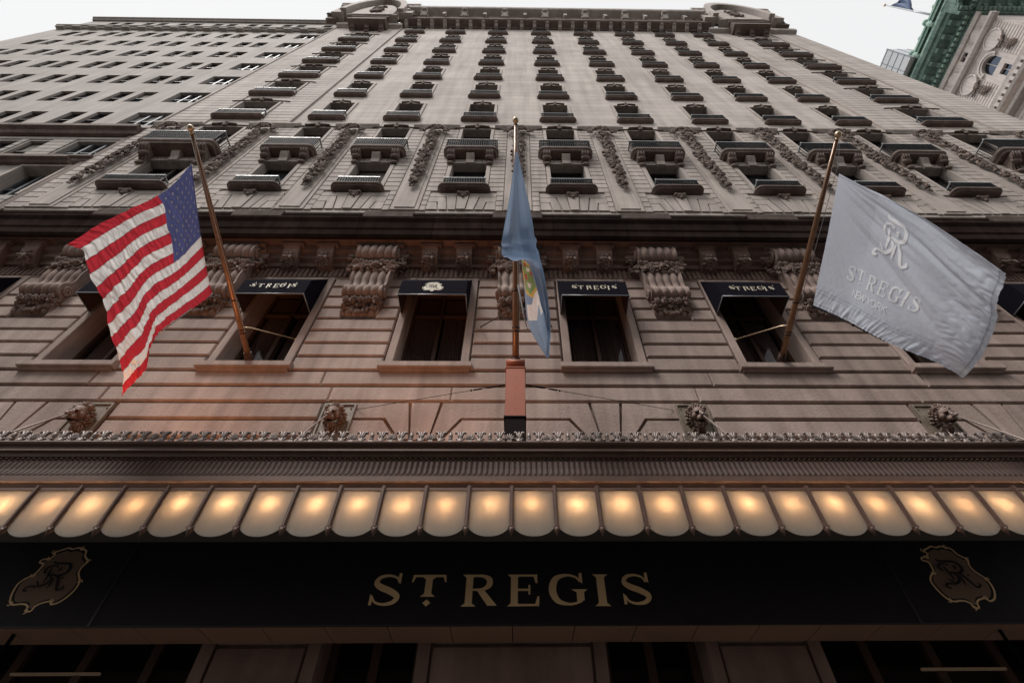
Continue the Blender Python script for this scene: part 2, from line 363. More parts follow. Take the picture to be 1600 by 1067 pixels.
def mono_quads(sc=1.0, wk=1.0, dot=True):
    q = []
    for s, w in list(zip(MONO, MONOW))[:None if dot else -1]:
        w = [x*wk for x in w] if hasattr(w, '__len__') else w*wk
        q += stroke(s, w, len(s) > 2)
    return [[(x*sc, y*sc) for x, y in a] for a in q]
def emblem(mb, fn, sc=1.0, lift=.0):
    # fill, inner line and scroll border; material slots 0 gold fill, 1 dark
    cx, cz = -.02, 0
    def sh(k): return [((x-cx)*k+cx, (z-cz)*k+cz) for x, z in OUTL]
    P = cat(sh(.90)+[sh(.90)[0]], 3)
    o = len(mb.v); mb.v.append(tuple(fn(cx*sc, cz*sc, .001+lift)))
    mb.v += [tuple(fn(p.x*sc, p.y*sc, .001+lift)) for p in P]
    for i in range(len(P)-1): mb.face([o, o+1+i, o+2+i], 0)
    mb.mi = 2
    put(mb, [[(x*sc, y*sc) for x, y in q] for q in stroke(OUTL+[OUTL[0]], .020, True, 3)], lambda x, y, l: fn(x, y, .002+l+lift), 0)
    for i in range(0, len(OUTL), 5):                        # little scroll curls on the border
        x, z = OUTL[i]; a = math.atan2(z, x)
        pts = [(x+.03*math.cos(a+t)*(1-t/8), z+.03*math.sin(a+t)*(1-t/8)) for t in (0, 1, 2, 3, 4)]
        put(mb, [[(u*sc, v*sc) for u, v in q] for q in stroke(pts, .012, True, 3)], lambda x, y, l: fn(x, y, .0026+l+lift), 0)
    mb.mi = 1
    put(mb, mono_quads(sc), lambda x, y, l: fn(x, y, .0035+l+lift), .0001)
    mb.mi = 0
# ------------------------------------------------------------------ ornament kits
def rosette(mb, c, r, n=5, nrm=(0, -1, 0)):
    c = Vector(c); q = Vector((0, 0, 1)).rotation_difference(Vector(nrm)).to_matrix()
    a0 = R.random()*6
    for k in range(n):
        a = a0+2*math.pi*k/n; d = Vector((math.cos(a), math.sin(a), .0))
        mb.blob(c+q @ (d*r*.62), (r*.42, r*.3, r*.2), 1, q @ Matrix.Rotation(a, 3, 'Z') @ Matrix.Rotation(.5, 3, 'Y'))
    mb.blob(c+q @ Vector((0, 0, r*.18)), r*.26, 1)
def leafy(mb, c, r):
    rot = Matrix.Rotation(R.uniform(0, 6.3), 3, 'Y') @ Matrix.Rotation(R.uniform(-.7, .7), 3, 'X')
    mb.blob(c, (r*R.uniform(.8, 1.2), r*.32, r*.42), 1, rot)
def cluster(mb, x0, x1, z0, z1, y, depth, n, r):
    for _ in range(n):
        u, v = R.random(), R.random(); x = x0+(x1-x0)*u; z = z0+(z1-z0)*v
        e = math.sqrt(max(0, 1-((u-.5)*2)**2*.8)); yy = y-depth*e*R.uniform(.5, 1)*math.sin(math.pi*min(1, max(.12, v*.8+.15)))
        k = R.random()
        if k < .35: rosette(mb, (x, yy, z), r*R.uniform(.9, 1.3))
        elif k < .8: leafy(mb, (x, yy, z), r*1.1)
        else: mb.blob((x, yy, z), r*R.uniform(.45, .7), 1)
# ================================================================== THE HOTEL
COLS = [-11.65, -7.98, -4.87, -1.64, 1.65, 4.90, 8.06, 11.15, 14.15, 18.15]
PIL = [-13.5, -9.9, -6.5, -3.24, 0.0, 3.25, 6.48, 9.62, 12.72, 16.1, 20.2]
XL, XR = -14.45, 22.1
hotel = thing('hotel_building', 'tall grey-beige limestone hotel with rows of small iron balconies and stone garlands', 'building', (3.8, W, 0))
def wd(i): return .80 if i in (0, 9) else .56
# ---- lower wall
D2 = [(c-.62, c+.62, 8.36, 11.15) for c in COLS[:8]]
GR = [(-2.13, -1.06, 0, 3.95), (1.03, 2.15, 0, 3.95), (-6.35, -3.44, 0, 3.95), (3.45, 6.4, 0, 3.95)]
mb = MB(); wall_grid(mb, -22, 26, 0, 12.35, W, D2+GR)
SUR2 = [(c-.80, c+.80, 8.19, 11.3) for c in COLS[:8]]
LION = [-6.87, -2.9, 2.93, 6.93]
LH = [(x-.30, x+.30, 6.3, 7.38) for x in LION]
AR = [-8.0, -1.5, 1.5, 8.0]
for ga, gb_ in spans(-22, 26, [(a-.16, b+.16) for a, b, c, d in GR]):
    mg = MB(); courses(mg, ga, gb_, 0.02, 3.9, .62, .03, W, .06, [], blk=1.5); part('ground_courses', mg, M['low2'], hotel)
courses(mb, -22, 26, 6.26, 7.41, .385, .043, W, .09, LH+[(a-1.35, a+1.35, 6.2, 7.41) for a in AR], blk=3.4, c=.026, joint=.004)
courses(mb, -22, 26, 7.41, 11.2, .385, .043, W, .09, SUR2+[(p-.36, p+.36, 10.0, 11.2) for p in PIL[:9]], blk=3.0, c=.026, joint=.004)
for a in AR:
    for s in (-1, 1):
        for P in ([(.29, 7.40), (1.33, 7.40), (1.33, 7.075), (.61, 7.075), (.32, 6.64), (.165, 6.64)], [(.64, 7.02), (1.33, 7.02), (1.33, 6.60), (.35, 6.60)]):
            Q = [(a+s*x, z) for x, z in P]
            mb.tone = R.uniform(-.08, .08); mb.prism(Q if s < 0 else Q[::-1], W-.09, W)
    mb.tone = R.uniform(-.08, .08); mb.prism([(a-.135, 6.62), (a+.135, 6.62), (a+.235, 7.40), (a-.235, 7.40)], W-.095, W)
mb.tone = 0
part('lower_wall', mb, M['low'], hotel)
for a in AR:
    mb = MB(); mb.prism([(a+.62*math.cos(t), 6.14+.62*math.sin(t)) for t in [math.pi*k/18 for k in range(19)]], W-.022, W-.002)
    part('lunette', mb, M['pane'], hotel)
# ---- main body behind, parapet top and side wall
mb = MB()
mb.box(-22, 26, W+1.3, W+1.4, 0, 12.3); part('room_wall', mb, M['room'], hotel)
mb = MB()
mb.add([(XR, W, 12.3), (XR, W+18, 12.3), (XR, W+18, 50), (XR, W, 50)], [(0, 1, 2, 3)])
mb.add([(XL, W, 12.3), (XL, W+18, 12.3), (XL, W+18, 50), (XL, W, 50)], [(3, 2, 1, 0)])
mb.add([(XL, W, 50.2), (XR, W, 50.2), (XR, W+18, 50.2), (XL, W+18, 50.2)], [(0, 1, 2, 3)])
mb.add([(XL, W+18, 0), (XR, W+18, 0), (XR, W+18, 50.2), (XL, W+18, 50.2)], [(3, 2, 1, 0)])
mb.add([(26, W, 0), (26, W+18, 0), (26, W+18, 12.3), (26, W, 12.3)], [(0, 1, 2, 3)])
for k in range(88): mb.add([(XR+.03, W+.0, 12.6+k*.42), (XR+.03, W+18, 12.6+k*.42), (XR+.03, W+18, 12.98+k*.42), (XR+.03, W, 12.98+k*.42)], [(0, 1, 2, 3)])
part('side_wall', mb, M['upw'], hotel)
# ---- middle wall (third and fourth floor)
H3 = [(c-(.58 if 0 < i < 9 else .8), c+(.58 if 0 < i < 9 else .8), 16.33, 18.62) for i, c in enumerate(COLS)]
H4 = [(c-wd(i), c+wd(i), 19.32, 22.35) for i, c in enumerate(COLS)]
mb = MB(); wall_grid(mb, XL, XR, 12.3, 22.6, W, H3+H4)
cut = [(h[0]-.15, h[1]+.15, 16.15, 18.9) for h in H3]+[(h[0]-.14, h[1]+.14, 19.0, 22.6) for h in H4]+[(p-.43, p+.43, 14, 23) for p in PIL]
cut += [(c-1.0, c+1.0, 14, 16.13) for c in COLS]
courses(mb, XL+.03, XR, 14.9, 22.3, .34, .035, W, .04, cut, blk=60, c=.01, tv=.05)
for c in COLS:                                             # fan of voussoirs under each third-floor slab
    for s in (-1, 1):
        for P in ([(.21, 16.1), (.99, 16.1), (.99, 15.86), (.48, 15.86), (.36, 15.0), (.15, 15.0)],
                  [(.515, 15.83), (.99, 15.83), (.99, 15.50), (.70, 15.50), (.63, 15.0), (.40, 15.0)],
                  [(.735, 15.47), (.99, 15.47), (.99, 15.0), (.67, 15.0)]):
            Q = [(c+s*x, z) for x, z in P]; mb.tone = R.uniform(-.04, .04); mb.prism(Q if s < 0 else Q[::-1], W-.04, W)
    mb.tone = 0; mb.prism([(c-.12, 15.0), (c+.12, 15.0), (c+.18, 16.1), (c-.18, 16.1)], W-.06, W)
    for s in (-1, 1):                                      # flat arch above the third-floor window
        for k in range(3):
            a, b = .13+k*.24, .13+k*.24+.215; P = [(a, 18.66), (b, 18.66), (b*1.12+.02, 18.95), (a*1.12+.02, 18.95)]
            Q = [(c+s*x, z) for x, z in P]; mb.prism(Q if s > 0 else Q[::-1], W-.045, W)
part('middle_wall', mb, M['up'], hotel)
# ---- upper wall
ROW = [23.62+3.72*k for k in range(7)]
HU = [(c-wd(i), c+wd(i), z, z+2.45) for i, c in enumerate(COLS) for k, z in enumerate(ROW) if not (k == 6 and i in (0, 9))]
mb = MB(); wall_grid(mb, XL, XR, 22.6, 50, W, HU)
cp = [(c-wd(i)-.22, c+wd(i)+.22, 22, 50) for i, c in enumerate(COLS) if i in (0, 9)]
courses(mb, XL+.05, -9.35, 22.8, 47.5, .42, .035, W, .045, cp, blk=6, c=.01, tv=.07, joint=.004)
courses(mb, 15.25, 19.75, 22.8, 47.5, .42, .035, W, .045, cp, blk=6, c=.01, tv=.07, joint=.004)
courses(mb, 19.98, XR, 22.8, 47.5, .42, .035, W, .045, [], blk=6, c=.01, tv=.07, joint=.004)
for a, b in spans(-9.3, 15.2, [(c-wd(i)-.14, c+wd(i)+.14) for i, c in enumerate(COLS)]):   # big smooth ashlar courses with hairline joints
    z = 22.8; mb2 = MB()
    while z < 48.2: mb2.tone = R.uniform(-.06, .06); mb2.block(a+.004, b-.004, z+.006, z+.62, W, .012, .004); z += .62
    part('ashlar_facing', mb2, M['upw'], hotel)
part('upper_wall', mb, M['upw'], hotel)
# ---- pilasters and string courses
mp = MB()
for p in PIL:
    mp.box(p-.40, p+.40, W-.055, W+.01, 14.95, 22.3)
pil_me = None
for p in PIL:
    q = MB(); q.block(p-.41, p+.41, 14.95, 22.33, W, .05, .01); q.block(p-.29, p+.29, 15.05, 22.2, W-.05, .028, .01)
    part('pilaster', q, M['up'], hotel)
q = MB()
for a, b in spans(XL, XR, [(h[0]-.14, h[1]+.14) for h in H4]):
    q.xprof([(W, 22.36), (W-.05, 22.38), (W-.16, 22.52), (W-.17, 22.62), (W, 22.68)][::-1], a, b)
for x in (-14.42, -9.33, 15.17, 19.86): q.box(x-.05, x+.05, W-.085, W+.01, 22.7, 48.2)
part('string_course', q, M['up'], hotel)
# ---- windows
def window_meshes(w, h, rec=.28, surr=.12, mull=False, stone_m='up', sash_m='sash', bars=1):
    a = MB()                                               # stone lining and surround
    a.add([(-w, 0, 0), (-w, rec, 0), (-w, rec, h), (-w, 0, h)], [(0, 1, 2, 3)]); a.add([(w, 0, 0), (w, rec, 0), (w, rec, h), (w, 0, h)], [(3, 2, 1, 0)])
    a.add([(-w, 0, h), (-w, rec, h), (w, rec, h), (w, 0, h)], [(0, 1, 2, 3)]); a.add([(-w, 0, 0), (-w, rec, 0), (w, rec, 0), (w, 0, 0)], [(3, 2, 1, 0)])
    if surr:
        for s in (-1, 1): a.box(min(s*w, s*(w+surr)), max(s*w, s*(w+surr)), -.05, .0, 0, h+surr)
        a.box(-w, w, -.047, .0, h, h+surr)
    b = MB(); t = .05
    b.box(-w, -w+t, rec-.02, rec+.05, 0, h); b.box(w-t, w, rec-.02, rec+.05, 0, h); b.box(-w+t, w-t, rec-.02, rec+.05, h-t, h); b.box(-w+t, w-t, rec-.02, rec+.05, 0, t)
    b.box(-w+t, w-t, rec-.035, rec+.03, h*.5-.03, h*.5+.03)
    if mull:
        for x in ((-w*.33, w*.33) if bars == 2 else (0,)): b.box(x-.045, x+.045, rec-.06, rec+.04, t, h-t)
    p = MB(); p.box(-w+.01, w-.01, rec+.03, rec+.045, .01, h-.01)
    bl = MB(); bl.box(-w+.05, w-.05, rec+.015, rec+.03, h*.55, h-.03)
    return a.mesh('window', M[stone_m]), b.mesh('sash', M[sash_m]), [p.mesh('pane', M[k]) for k in ('pane', 'pane', 'pane2', 'pane3')], bl.mesh('blind', M['blind'])
RW = random.Random(4)
def place_window(ms, parent, loc, y=W):
    o = part('window', ms[0], None, parent, (loc[0], y, loc[1]))
    part('sash', ms[1], None, o, (loc[0], y, loc[1])); part('pane', RW.choice(ms[2]), None, o, (loc[0], y, loc[1]))
    if RW.random() < .16: part('blind', ms[3], None, o, (loc[0], y, loc[1]))
    return o
WU = window_meshes(.56, 2.45); WUw = window_meshes(.80, 2.45, mull=True, bars=2, sash_m='sashlight')
W4 = window_meshes(.56, 3.03); W4w = window_meshes(.80, 3.03, mull=True)
W3 = window_meshes(.58, 2.29, surr=.13); W3w = window_meshes(.80, 2.29, surr=.13, mull=True)
# ---- railings
def railing(w, d, h, full=True, nb=.07):
    """front run of half width w standing d before the wall, height h"""
    r = MB(); q = MB()
    r.box(-w, w, -d-.012, -d+.012, .03, .055); r.box(-w, w, -d-.012, -d+.012, h*.78, h*.78+.02)
    n = max(4, int(2*w/nb))
    for i in range(n+1):
        x = -w+2*w*i/n; r.box(x-.013, x+.013, -d-.013, -d+.013, 0, h)
        if i < n:
            xc = x+w/n; rr = min(w/n, h*.3)*.8
            for zc in ((h*.24, h*.58) if h > .5 else (h*.42,)):
                r.tube([(xc+rr*math.cos(t), -d, zc+rr*math.sin(t)) for t in (0, 1.05, 2.1, 3.14, 4.2, 5.2)], .018, 4)
            if h > .5: r.blob((xc, -d, h*.41), (.03, .014, .03), 0)
    for s in (-1, 1):
        for k in range(max(2, int(d/nb))):
            y = -d*k/max(2, int(d/nb)); r.box(s*w-.009, s*w+.009, y-.009, y+.009, 0, h)
        r.box(s*w-.012, s*w+.012, -d+.012, 0, .03, .055)
    q.box(-w-.02, w+.02, -d-.03, -d+.03, h, h+.035)
    for s in (-1, 1): q.box(s*w-.022, s*w+.022, -d+.03, 0, h, h+.035)
    for s in (-1, 1): q.blob((s*w, -d, h+.06), .035, 1)
    r2 = MB(); r2.v = r.v+q.v; o = len(r.v); r2.f = r.f+[tuple(i+o for i in f) for f in q.f]; r2.m = [0]*len(r.f)+[1]*len(q.f); r2.s = r.s+q.s; r2.t = r.t+q.t
    return r2.mesh('railing', [M['iron'], M['railtop']])
def slab(w, d, t, lip=.03):
    """stone shelf with rounded front corners, top at z=0"""
    a = MB(); rc = min(d*.7, .2); pts = [(w, 0)]
    for k in range(6): an = math.pi/2*k/5; pts.append((w-rc+rc*math.cos(an), -(d-rc)-rc*math.sin(an)))
    pts += [(-x, y) for x, y in reversed(pts)]
    def ring(k, z): return [(x*(w-k)/w, y*(d-k)/d, z) for x, y in pts]
    rings = [ring(.07, -t), ring(.05, -t*.72), ring(.02, -t*.6), ring(0, -t*.45), ring(0, 0)]
    o = len(a.v)
    for r_ in rings: a.v += r_
    n = len(pts)
    for i in range(len(rings)-1):
        for j in range(n-1): a.face([o+i*n+j, o+(i+1)*n+j, o+(i+1)*n+j+1, o+i*n+j+1])
    a.face([o+j for j in range(n)][::-1] if False else [o+j for j in range(n)]); a.face([o+(len(rings)-1)*n+j for j in reversed(range(n))])
    return a
SU = slab(.78, .22, .12).mesh('balcony', M['slab']); RU = railing(.66, .19, .50)
SUw = slab(1.10, .24, .12).mesh('balcony', M['slab']); RUw = railing(.95, .2, .52)
S3 = slab(.80, .30, .11).mesh('balcony', M['slab']); R3 = railing(.62, .28, .34, nb=.075)
S3w = slab(1.05, .30, .11).mesh('balcony', M['slab']); R3w = railing(.86, .28, .34, nb=.075)
S4 = slab(.95, .42, .21).mesh('balcony', M['slab']); R4 = railing(.88, .36, .74, nb=.075)
S4w = slab(1.32, .56, .27).mesh('balcony', M['slab']); R4w = railing(1.24, .54, .78, nb=.075)
def bracket_mesh(h=.62, d=.42, w=.2):
    b = MB(); pr = []
    for k in range(11):
        t = k/10; pr.append((-d*(1-t)**1.6*(1+.25*math.sin(t*6.3)), -h*t))
    P = [(0, 0)]+pr+[(0, -h)]
    b.xprof(P[::-1], -w/2, w/2)
    b.sm = True
    for x in (-w*.34, 0, w*.34): b.tube([(x, y-.015, z) for y, z in pr], .022, 6)
    b.sm = False; b.blob((0, -d*.55, -h*.35), (w*.62, .09, .12), 1); b.blob((0, -.09, -h*.92), (w*.5, .07, .09), 1)
    return b.mesh('bracket', M['slab'])
BR = bracket_mesh(.55, .34, .26); BRw = bracket_mesh(.7, .5, .32)
def cartouche_mesh(brow, wide):
    b = MB(); st = R.getstate(); R.seed(5)
    if brow:
        n = 14; hw = wide
        for z0, d, t in ((0, .045, .02), (.02, .065, .02)):
            for k in range(n):
                x0 = -hw+2*hw*k/n; x1 = -hw+2*hw*(k+1)/n
                f = lambda x: .20*(1-(x/hw)**2)
                b.add([(x0, 0, f(x0)+z0), (x1, 0, f(x1)+z0), (x1, -d, f(x1)+z0), (x0, -d, f(x0)+z0), (x0, 0, f(x0)+z0+t), (x1, 0, f(x1)+z0+t), (x1, -d, f(x1)+z0+t), (x0, -d, f(x0)+z0+t)],
                      [(0, 3, 2, 1), (4, 5, 6, 7), (3, 7, 6, 2)])
    zc = .22 if brow else .1
    rosette(b, (0, -.10, zc+.06), .15, 6); b.blob((0, -.08, zc-.12), (.09, .07, .15), 1)
    for s in (-1, 1):
        for k in range(5): b.blob((s*(.14+k*.075), -.10, zc+.05-.028*k), (.07, .06, .055-.006*k), 1, Matrix.Rotation(s*.4, 3, 'Y'))
    b.blob((0, -.11, zc+.22), (.06, .06, .07), 1)
    R.setstate(st); me = b.mesh('cartouche', M['carve']); me.transform(Matrix.Diagonal((.85 if not brow else 1, .8, .75, 1))); return me
CU = cartouche_mesh(False, 0); CB = cartouche_mesh(True, .92); CBw = cartouche_mesh(True, 1.3)
def garland_mesh():
    b = MB(); R.seed(11)
    for k in range(26):                                    # wreath and ribbons at the head
        a = math.pi*k/25; leafy(b, (.5*math.cos(a), -.10-.05*math.sin(a), -.55+.42*math.sin(a)), .13)
    for s in (-1, 1):
        for k in range(7): rosette(b, (s*(.30+.05*k), -.12, -.20-.06*k+R.uniform(-.05, .05)), .12)
    for k in range(6): rosette(b, (R.uniform(-.2, .2), -.2, -.25-R.random()*.3), .15)
    z = -.6
    while z > -5.75:
        t = (-z-.6)/5.15; hw = .20+.09*math.sin(t*math.pi*5.5)**2-.06*t
        if t > .93: hw *= .6
        for _ in range(4):
            x = R.uniform(-hw, hw); rr = R.uniform(.085, .13)
            if R.random() < .5: rosette(b, (x, -.10-.10*(1-abs(x)/hw), z+R.uniform(-.07, .07)), rr)
            else: leafy(b, (x, -.08-.10*(1-abs(x)/hw), z+R.uniform(-.07, .07)), rr*1.35)
        z -= .155
    for k in range(5): leafy(b, (R.uniform(-.06, .06), -.1, -5.8-.05*k), .09)
    return b.mesh('garland', M['carve'])
kb = MB(); kb.xprof([(0, 19.04), (-.26, 19.04), (-.27, 18.95), (-.14, 18.75), (-.10, 18.56), (0, 18.55)][::-1], -.14, .14); KS4 = kb.mesh('keystone', M['up'])
GA = garland_mesh(); GA.transform(Matrix.Diagonal((.84, 1, 1, 1))); R.seed(21)
for p in PIL: part('garland', GA, None, hotel, (p, W-.07, 22.33))
for i, c in enumerate(COLS):
    wide = i in (0, 9)
    place_window(W3w if wide else W3, hotel, (c, 16.33)); place_window(W4w if wide else W4, hotel, (c, 19.32))
    o = part('balcony', S3w if wide else S3, None, hotel, (c, W, 16.32)); part('railing', R3w if wide else R3, None, o, (c, W, 16.32))
    o = part('balcony', S4w if wide else S4, None, hotel, (c, W, 19.3)); part('railing', R4w if wide else R4, None, o, (c, W, 19.3))
    for s in (-1, 1): part('bracket', BRw if wide else BR, None, o, (c+s*(.95 if wide else .66), W, 19.02 if not wide else 18.95))
    part('keystone', KS4, None, hotel, (c, W, 0))
    part('cartouche', CBw if wide else CB, None, hotel, (c, W-.04, 22.34))
    for k, z in enumerate(ROW):
        if k == 6 and wide: continue
        place_window(WUw if wide else WU, hotel, (c, z))
        o = part('balcony', SUw if wide else SU, None, hotel, (c, W, z)); part('railing', RUw if wide else RU, None, o, (c, W, z))
        if k < 6: part('cartouche', CBw if wide else CU, None, hotel, (c, W-.04, z+(2.42 if wide else 2.30)))
kb = MB()                                                  # small scrolled keystones under the third-floor shelves and over its windows
kb.xprof([(0, -.02), (-.07, -.02), (-.08, -.16), (-.03, -.26), (0, -.28)][::-1], -.12, .12)
for s in (-1, 1): kb.blob((s*.13, -.06, -.12), (.06, .05, .07), 1)
kb.blob((0, -.04, -.30), (.05, .04, .07), 1)
KS = kb.mesh('keystone', M['carve'])
for c in COLS: part('keystone', KS, None, hotel, (c, W-.055, 16.12))
# ---- second floor windows with curtains
def w2_meshes():
    w, h, rec = .62, 2.79, .34
    a = MB()
    a.add([(-w, 0, 0), (-w, rec, 0), (-w, rec, h), (-w, 0, h)], [(0, 1, 2, 3)]); a.add([(w, 0, 0), (w, rec, 0), (w, rec, h), (w, 0, h)], [(3, 2, 1, 0)])
    a.add([(-w, 0, h), (-w, rec, h), (w, rec, h), (w, 0, h)], [(0, 1, 2, 3)]); a.add([(-w, 0, 0), (-w, rec, 0), (w, rec, 0), (w, 0, 0)], [(3, 2, 1, 0)])
    for s in (-1, 1):
        a.block(*sorted((s*w, s*(w+.15))), 0, h+.13, 0, .092, .012)
    a.block(-w, w, h, h+.13, 0, .088, .012)
    b = MB(); t = .06
    for x in (-w, w-t): b.box(x, x+t, rec-.03, rec+.06, 0, h)
    b.box(-w+t, w-t, rec-.03, rec+.06, h-t, h); b.box(-w+t, w-t, rec-.03, rec+.06, 0, .08)
    b.box(-.035, .035, rec-.045, rec+.05, .08, h-t); b.box(-w+t, w-t, rec-.04, rec+.055, 1.98, 2.06)
    for s in (-1, 1):                                      # timber panels at the head
        b.box(*sorted((s*.07, s*(w-.1))), rec-.01, rec+.02, 2.14, 2.62)
    b.box(-w+.03, w-.03, rec+.062, rec+.08, 2.0, 2.78)
    p = MB(); p.box(-w+.01, w-.01, rec+.005, rec+.018, .03, 2.0)
    c = MB()
    for s in (-1, 1):
        n = 66; rows = []
        for z in (0.02, .7, 1.4, 2.02, 2.3):
            rows.append([(s*(.03+(w-.06)*k/n), rec+.16+.035*math.sin(k*.95+s)+.015*math.sin(k*.31+z), z) for k in range(n+1)])
        c.sm = True; c.grid(rows if s > 0 else rows)
    sl = MB(); sl.xprof([(0, 0), (-.19, 0), (-.20, .02), (-.20, .13), (-.17, .155), (0, .165)][::-1], -.84, .84); sl.xprof([(0, -.045), (-.13, -.045), (-.15, -.002), (0, -.002)][::-1], -.80, .80)
    return a.mesh('window', M['low']), b.mesh('sash', M['wood']), p.mesh('pane', M['glass']), c.mesh('curtain', M['curtain']), sl.mesh('sill', M['low'])
W2 = w2_meshes()
for c in COLS[:8]:
    o = part('window', W2[0], None, hotel, (c, W, 8.36))
    for n, m in zip(('sash', 'pane', 'curtain'), W2[1:4]): part(n, m, None, o, (c, W, 8.36))
    part('sill', W2[4], None, o, (c, W, 8.20))
tb = MB()                                                   # pale drape corners seen in two rooms
tb.prism([(-2.02, 8.42), (-1.74, 8.42), (-1.86, 9.12)], W+.44, W+.46); part('tied_drape', tb, plain('pale_drape', (.22, .19, .18), rough=.9), hotel)
tb = MB(); tb.prism([(4.62, 8.42), (4.86, 8.42), (4.72, 8.98)], W+.44, W+.46); part('tied_drape', tb, plain('pale_drape_lining', (.25, .22, .21), rough=.9), hotel)
# ---- ground floor openings
for (a, b, z0, z1) in GR:
    cx = (a+b)/2; w = (b-a)/2; wide = w > 1
    q = MB(); rec = .35
    q.add([(a, W, z0), (a, W+rec, z0), (a, W+rec, z1), (a, W, z1)], [(0, 1, 2, 3)]); q.add([(b, W, z0), (b, W+rec, z0), (b, W+rec, z1), (b, W, z1)], [(3, 2, 1, 0)])
    for s in (-1, 1): q.box(*sorted((cx+s*w, cx+s*(w+.14))), W-.07, W, 0, 3.95)
    q.box(a-.14, b+.14, W-.068, W+.34, z1, z1+.2)
    o = part('shopfront_opening' if wide else 'doorway', q, M['low2'], hotel)
    q = MB()
    for x in ((a, b-.09) if not wide else (a, b-.09)): q.box(x, x+.09, W+rec-.05, W+rec+.05, 0, z1)
    for x in ((cx,) if not wide else (a+.7, cx, b-.7)): q.box(x-.05, x+.05, W+rec-.05, W+rec+.05, 0, z1)
    for z in (.05, 2.3): q.box(a+.09, b-.09, W+rec-.04, W+rec+.04, z, z+.08)
    part('sash', q, M['wood'], o)
    q = MB(); q.box(a+.02, b-.02, W+rec+.0, W+rec+.012, 0, z1); part('pane', q, M['glass'], o)
    if wide:
        q = MB(); sg = -1 if cx < 0 else 1
        for k, (rx, rz) in enumerate(((.95, .65), (.85, .55), (.55, .38))):   # wrought scrollwork arch
            q.tube([(cx+rx*math.cos(t), W+rec-.1, 2.75+rz*math.sin(t)) for t in [math.pi*j/20 for j in range(21)]], .022-.004*k, 6)
        for k in range(6):
            t = math.pi*(k+.5)/6; ex, ez = cx+.8*math.cos(t), 2.75+.55*math.sin(t)
            q.tube([(ex+.13*math.cos(u)*(1-u/9), W+rec-.1, ez+.13*math.sin(u)*(1-u/9)) for u in [j*.5 for j in range(13)]], .012, 5)
        part('scroll_grille', q, M['nearblack'], o)
        q = MB(); xs = -5.13 if cx < 0 else 5.2
        for k in range(4): q.box(xs-.5+k*.25, xs-.5+k*.25+.235, W+.28, W+.31, 3.585, 3.61)
        st_ = part('strip_light', q, M['strip'], o)
# ---- entablature, corbels, consoles
q = MB()
q.xprof([(W, 11.2), (W-.07, 11.2), (W-.09, 11.27), (W, 11.3)][::-1], -22, 26)
q.xprof([(W, 11.74), (W-.10, 11.74), (W-.13, 11.86), (W-.22, 11.9), (W-.24, 12.04), (W-.32, 12.08), (W-.36, 12.26), (W, 12.26)][::-1], -22, 26)
q.xprof([(W, 11.3), (W-.03, 11.3), (W-.03, 11.74), (W, 11.74)][::-1], -22, 26)
part('entablature', q, M['low2'], hotel)
q = MB(); x = -18
while x < 22: q.block(x, x+.075, 11.34, 11.70, W-.03, .035, .012); x += .115
part('fluted_frieze', q, M['low2'], hotel)
q = MB(); x = -22
while x < 26:
    L = R.uniform(1.0, 1.7); q.tone = R.uniform(-.08, .08); q.box(x+.006, x+L-.006, 5.62, W-.30, 12.262, 12.40); x += L
q.tone = 0; part('soffit', q, M['low2'], hotel)
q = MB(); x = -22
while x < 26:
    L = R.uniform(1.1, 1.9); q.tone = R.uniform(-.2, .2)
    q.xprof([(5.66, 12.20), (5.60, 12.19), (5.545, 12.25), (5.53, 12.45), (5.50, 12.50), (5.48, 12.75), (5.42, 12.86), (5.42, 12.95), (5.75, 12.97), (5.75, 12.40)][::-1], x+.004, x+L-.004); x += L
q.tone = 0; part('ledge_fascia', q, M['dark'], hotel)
q = MB()
q.box(-22, 26, 5.75, W, 12.90, 12.96)
q.box(-22, 26, 5.62, 5.86, 13.02, 13.12); q.xprof([(5.60, 13.36), (5.57, 13.41), (5.57, 13.47), (5.9, 13.49), (5.9, 13.36)][::-1], -22, 26)
for p in PIL+[-17, -20.5, 24]:
    q.box(p-.62, p+.62, 5.55, 5.92, 13.0, 13.50)
part('parapet', q, M['ledge'], hotel)
q = MB(); x = -17.9
while x < 22:
    if not any(abs(x-p) < .66 for p in PIL+[-17, -20.5, 24]):
        q.blob((x, 5.74, 13.2), (.06, .06, .10), 1); q.box(x-.03, x+.03, 5.71, 5.77, 13.1, 13.37)
    x += .2
part('balustrade', q, M['slab'], hotel)
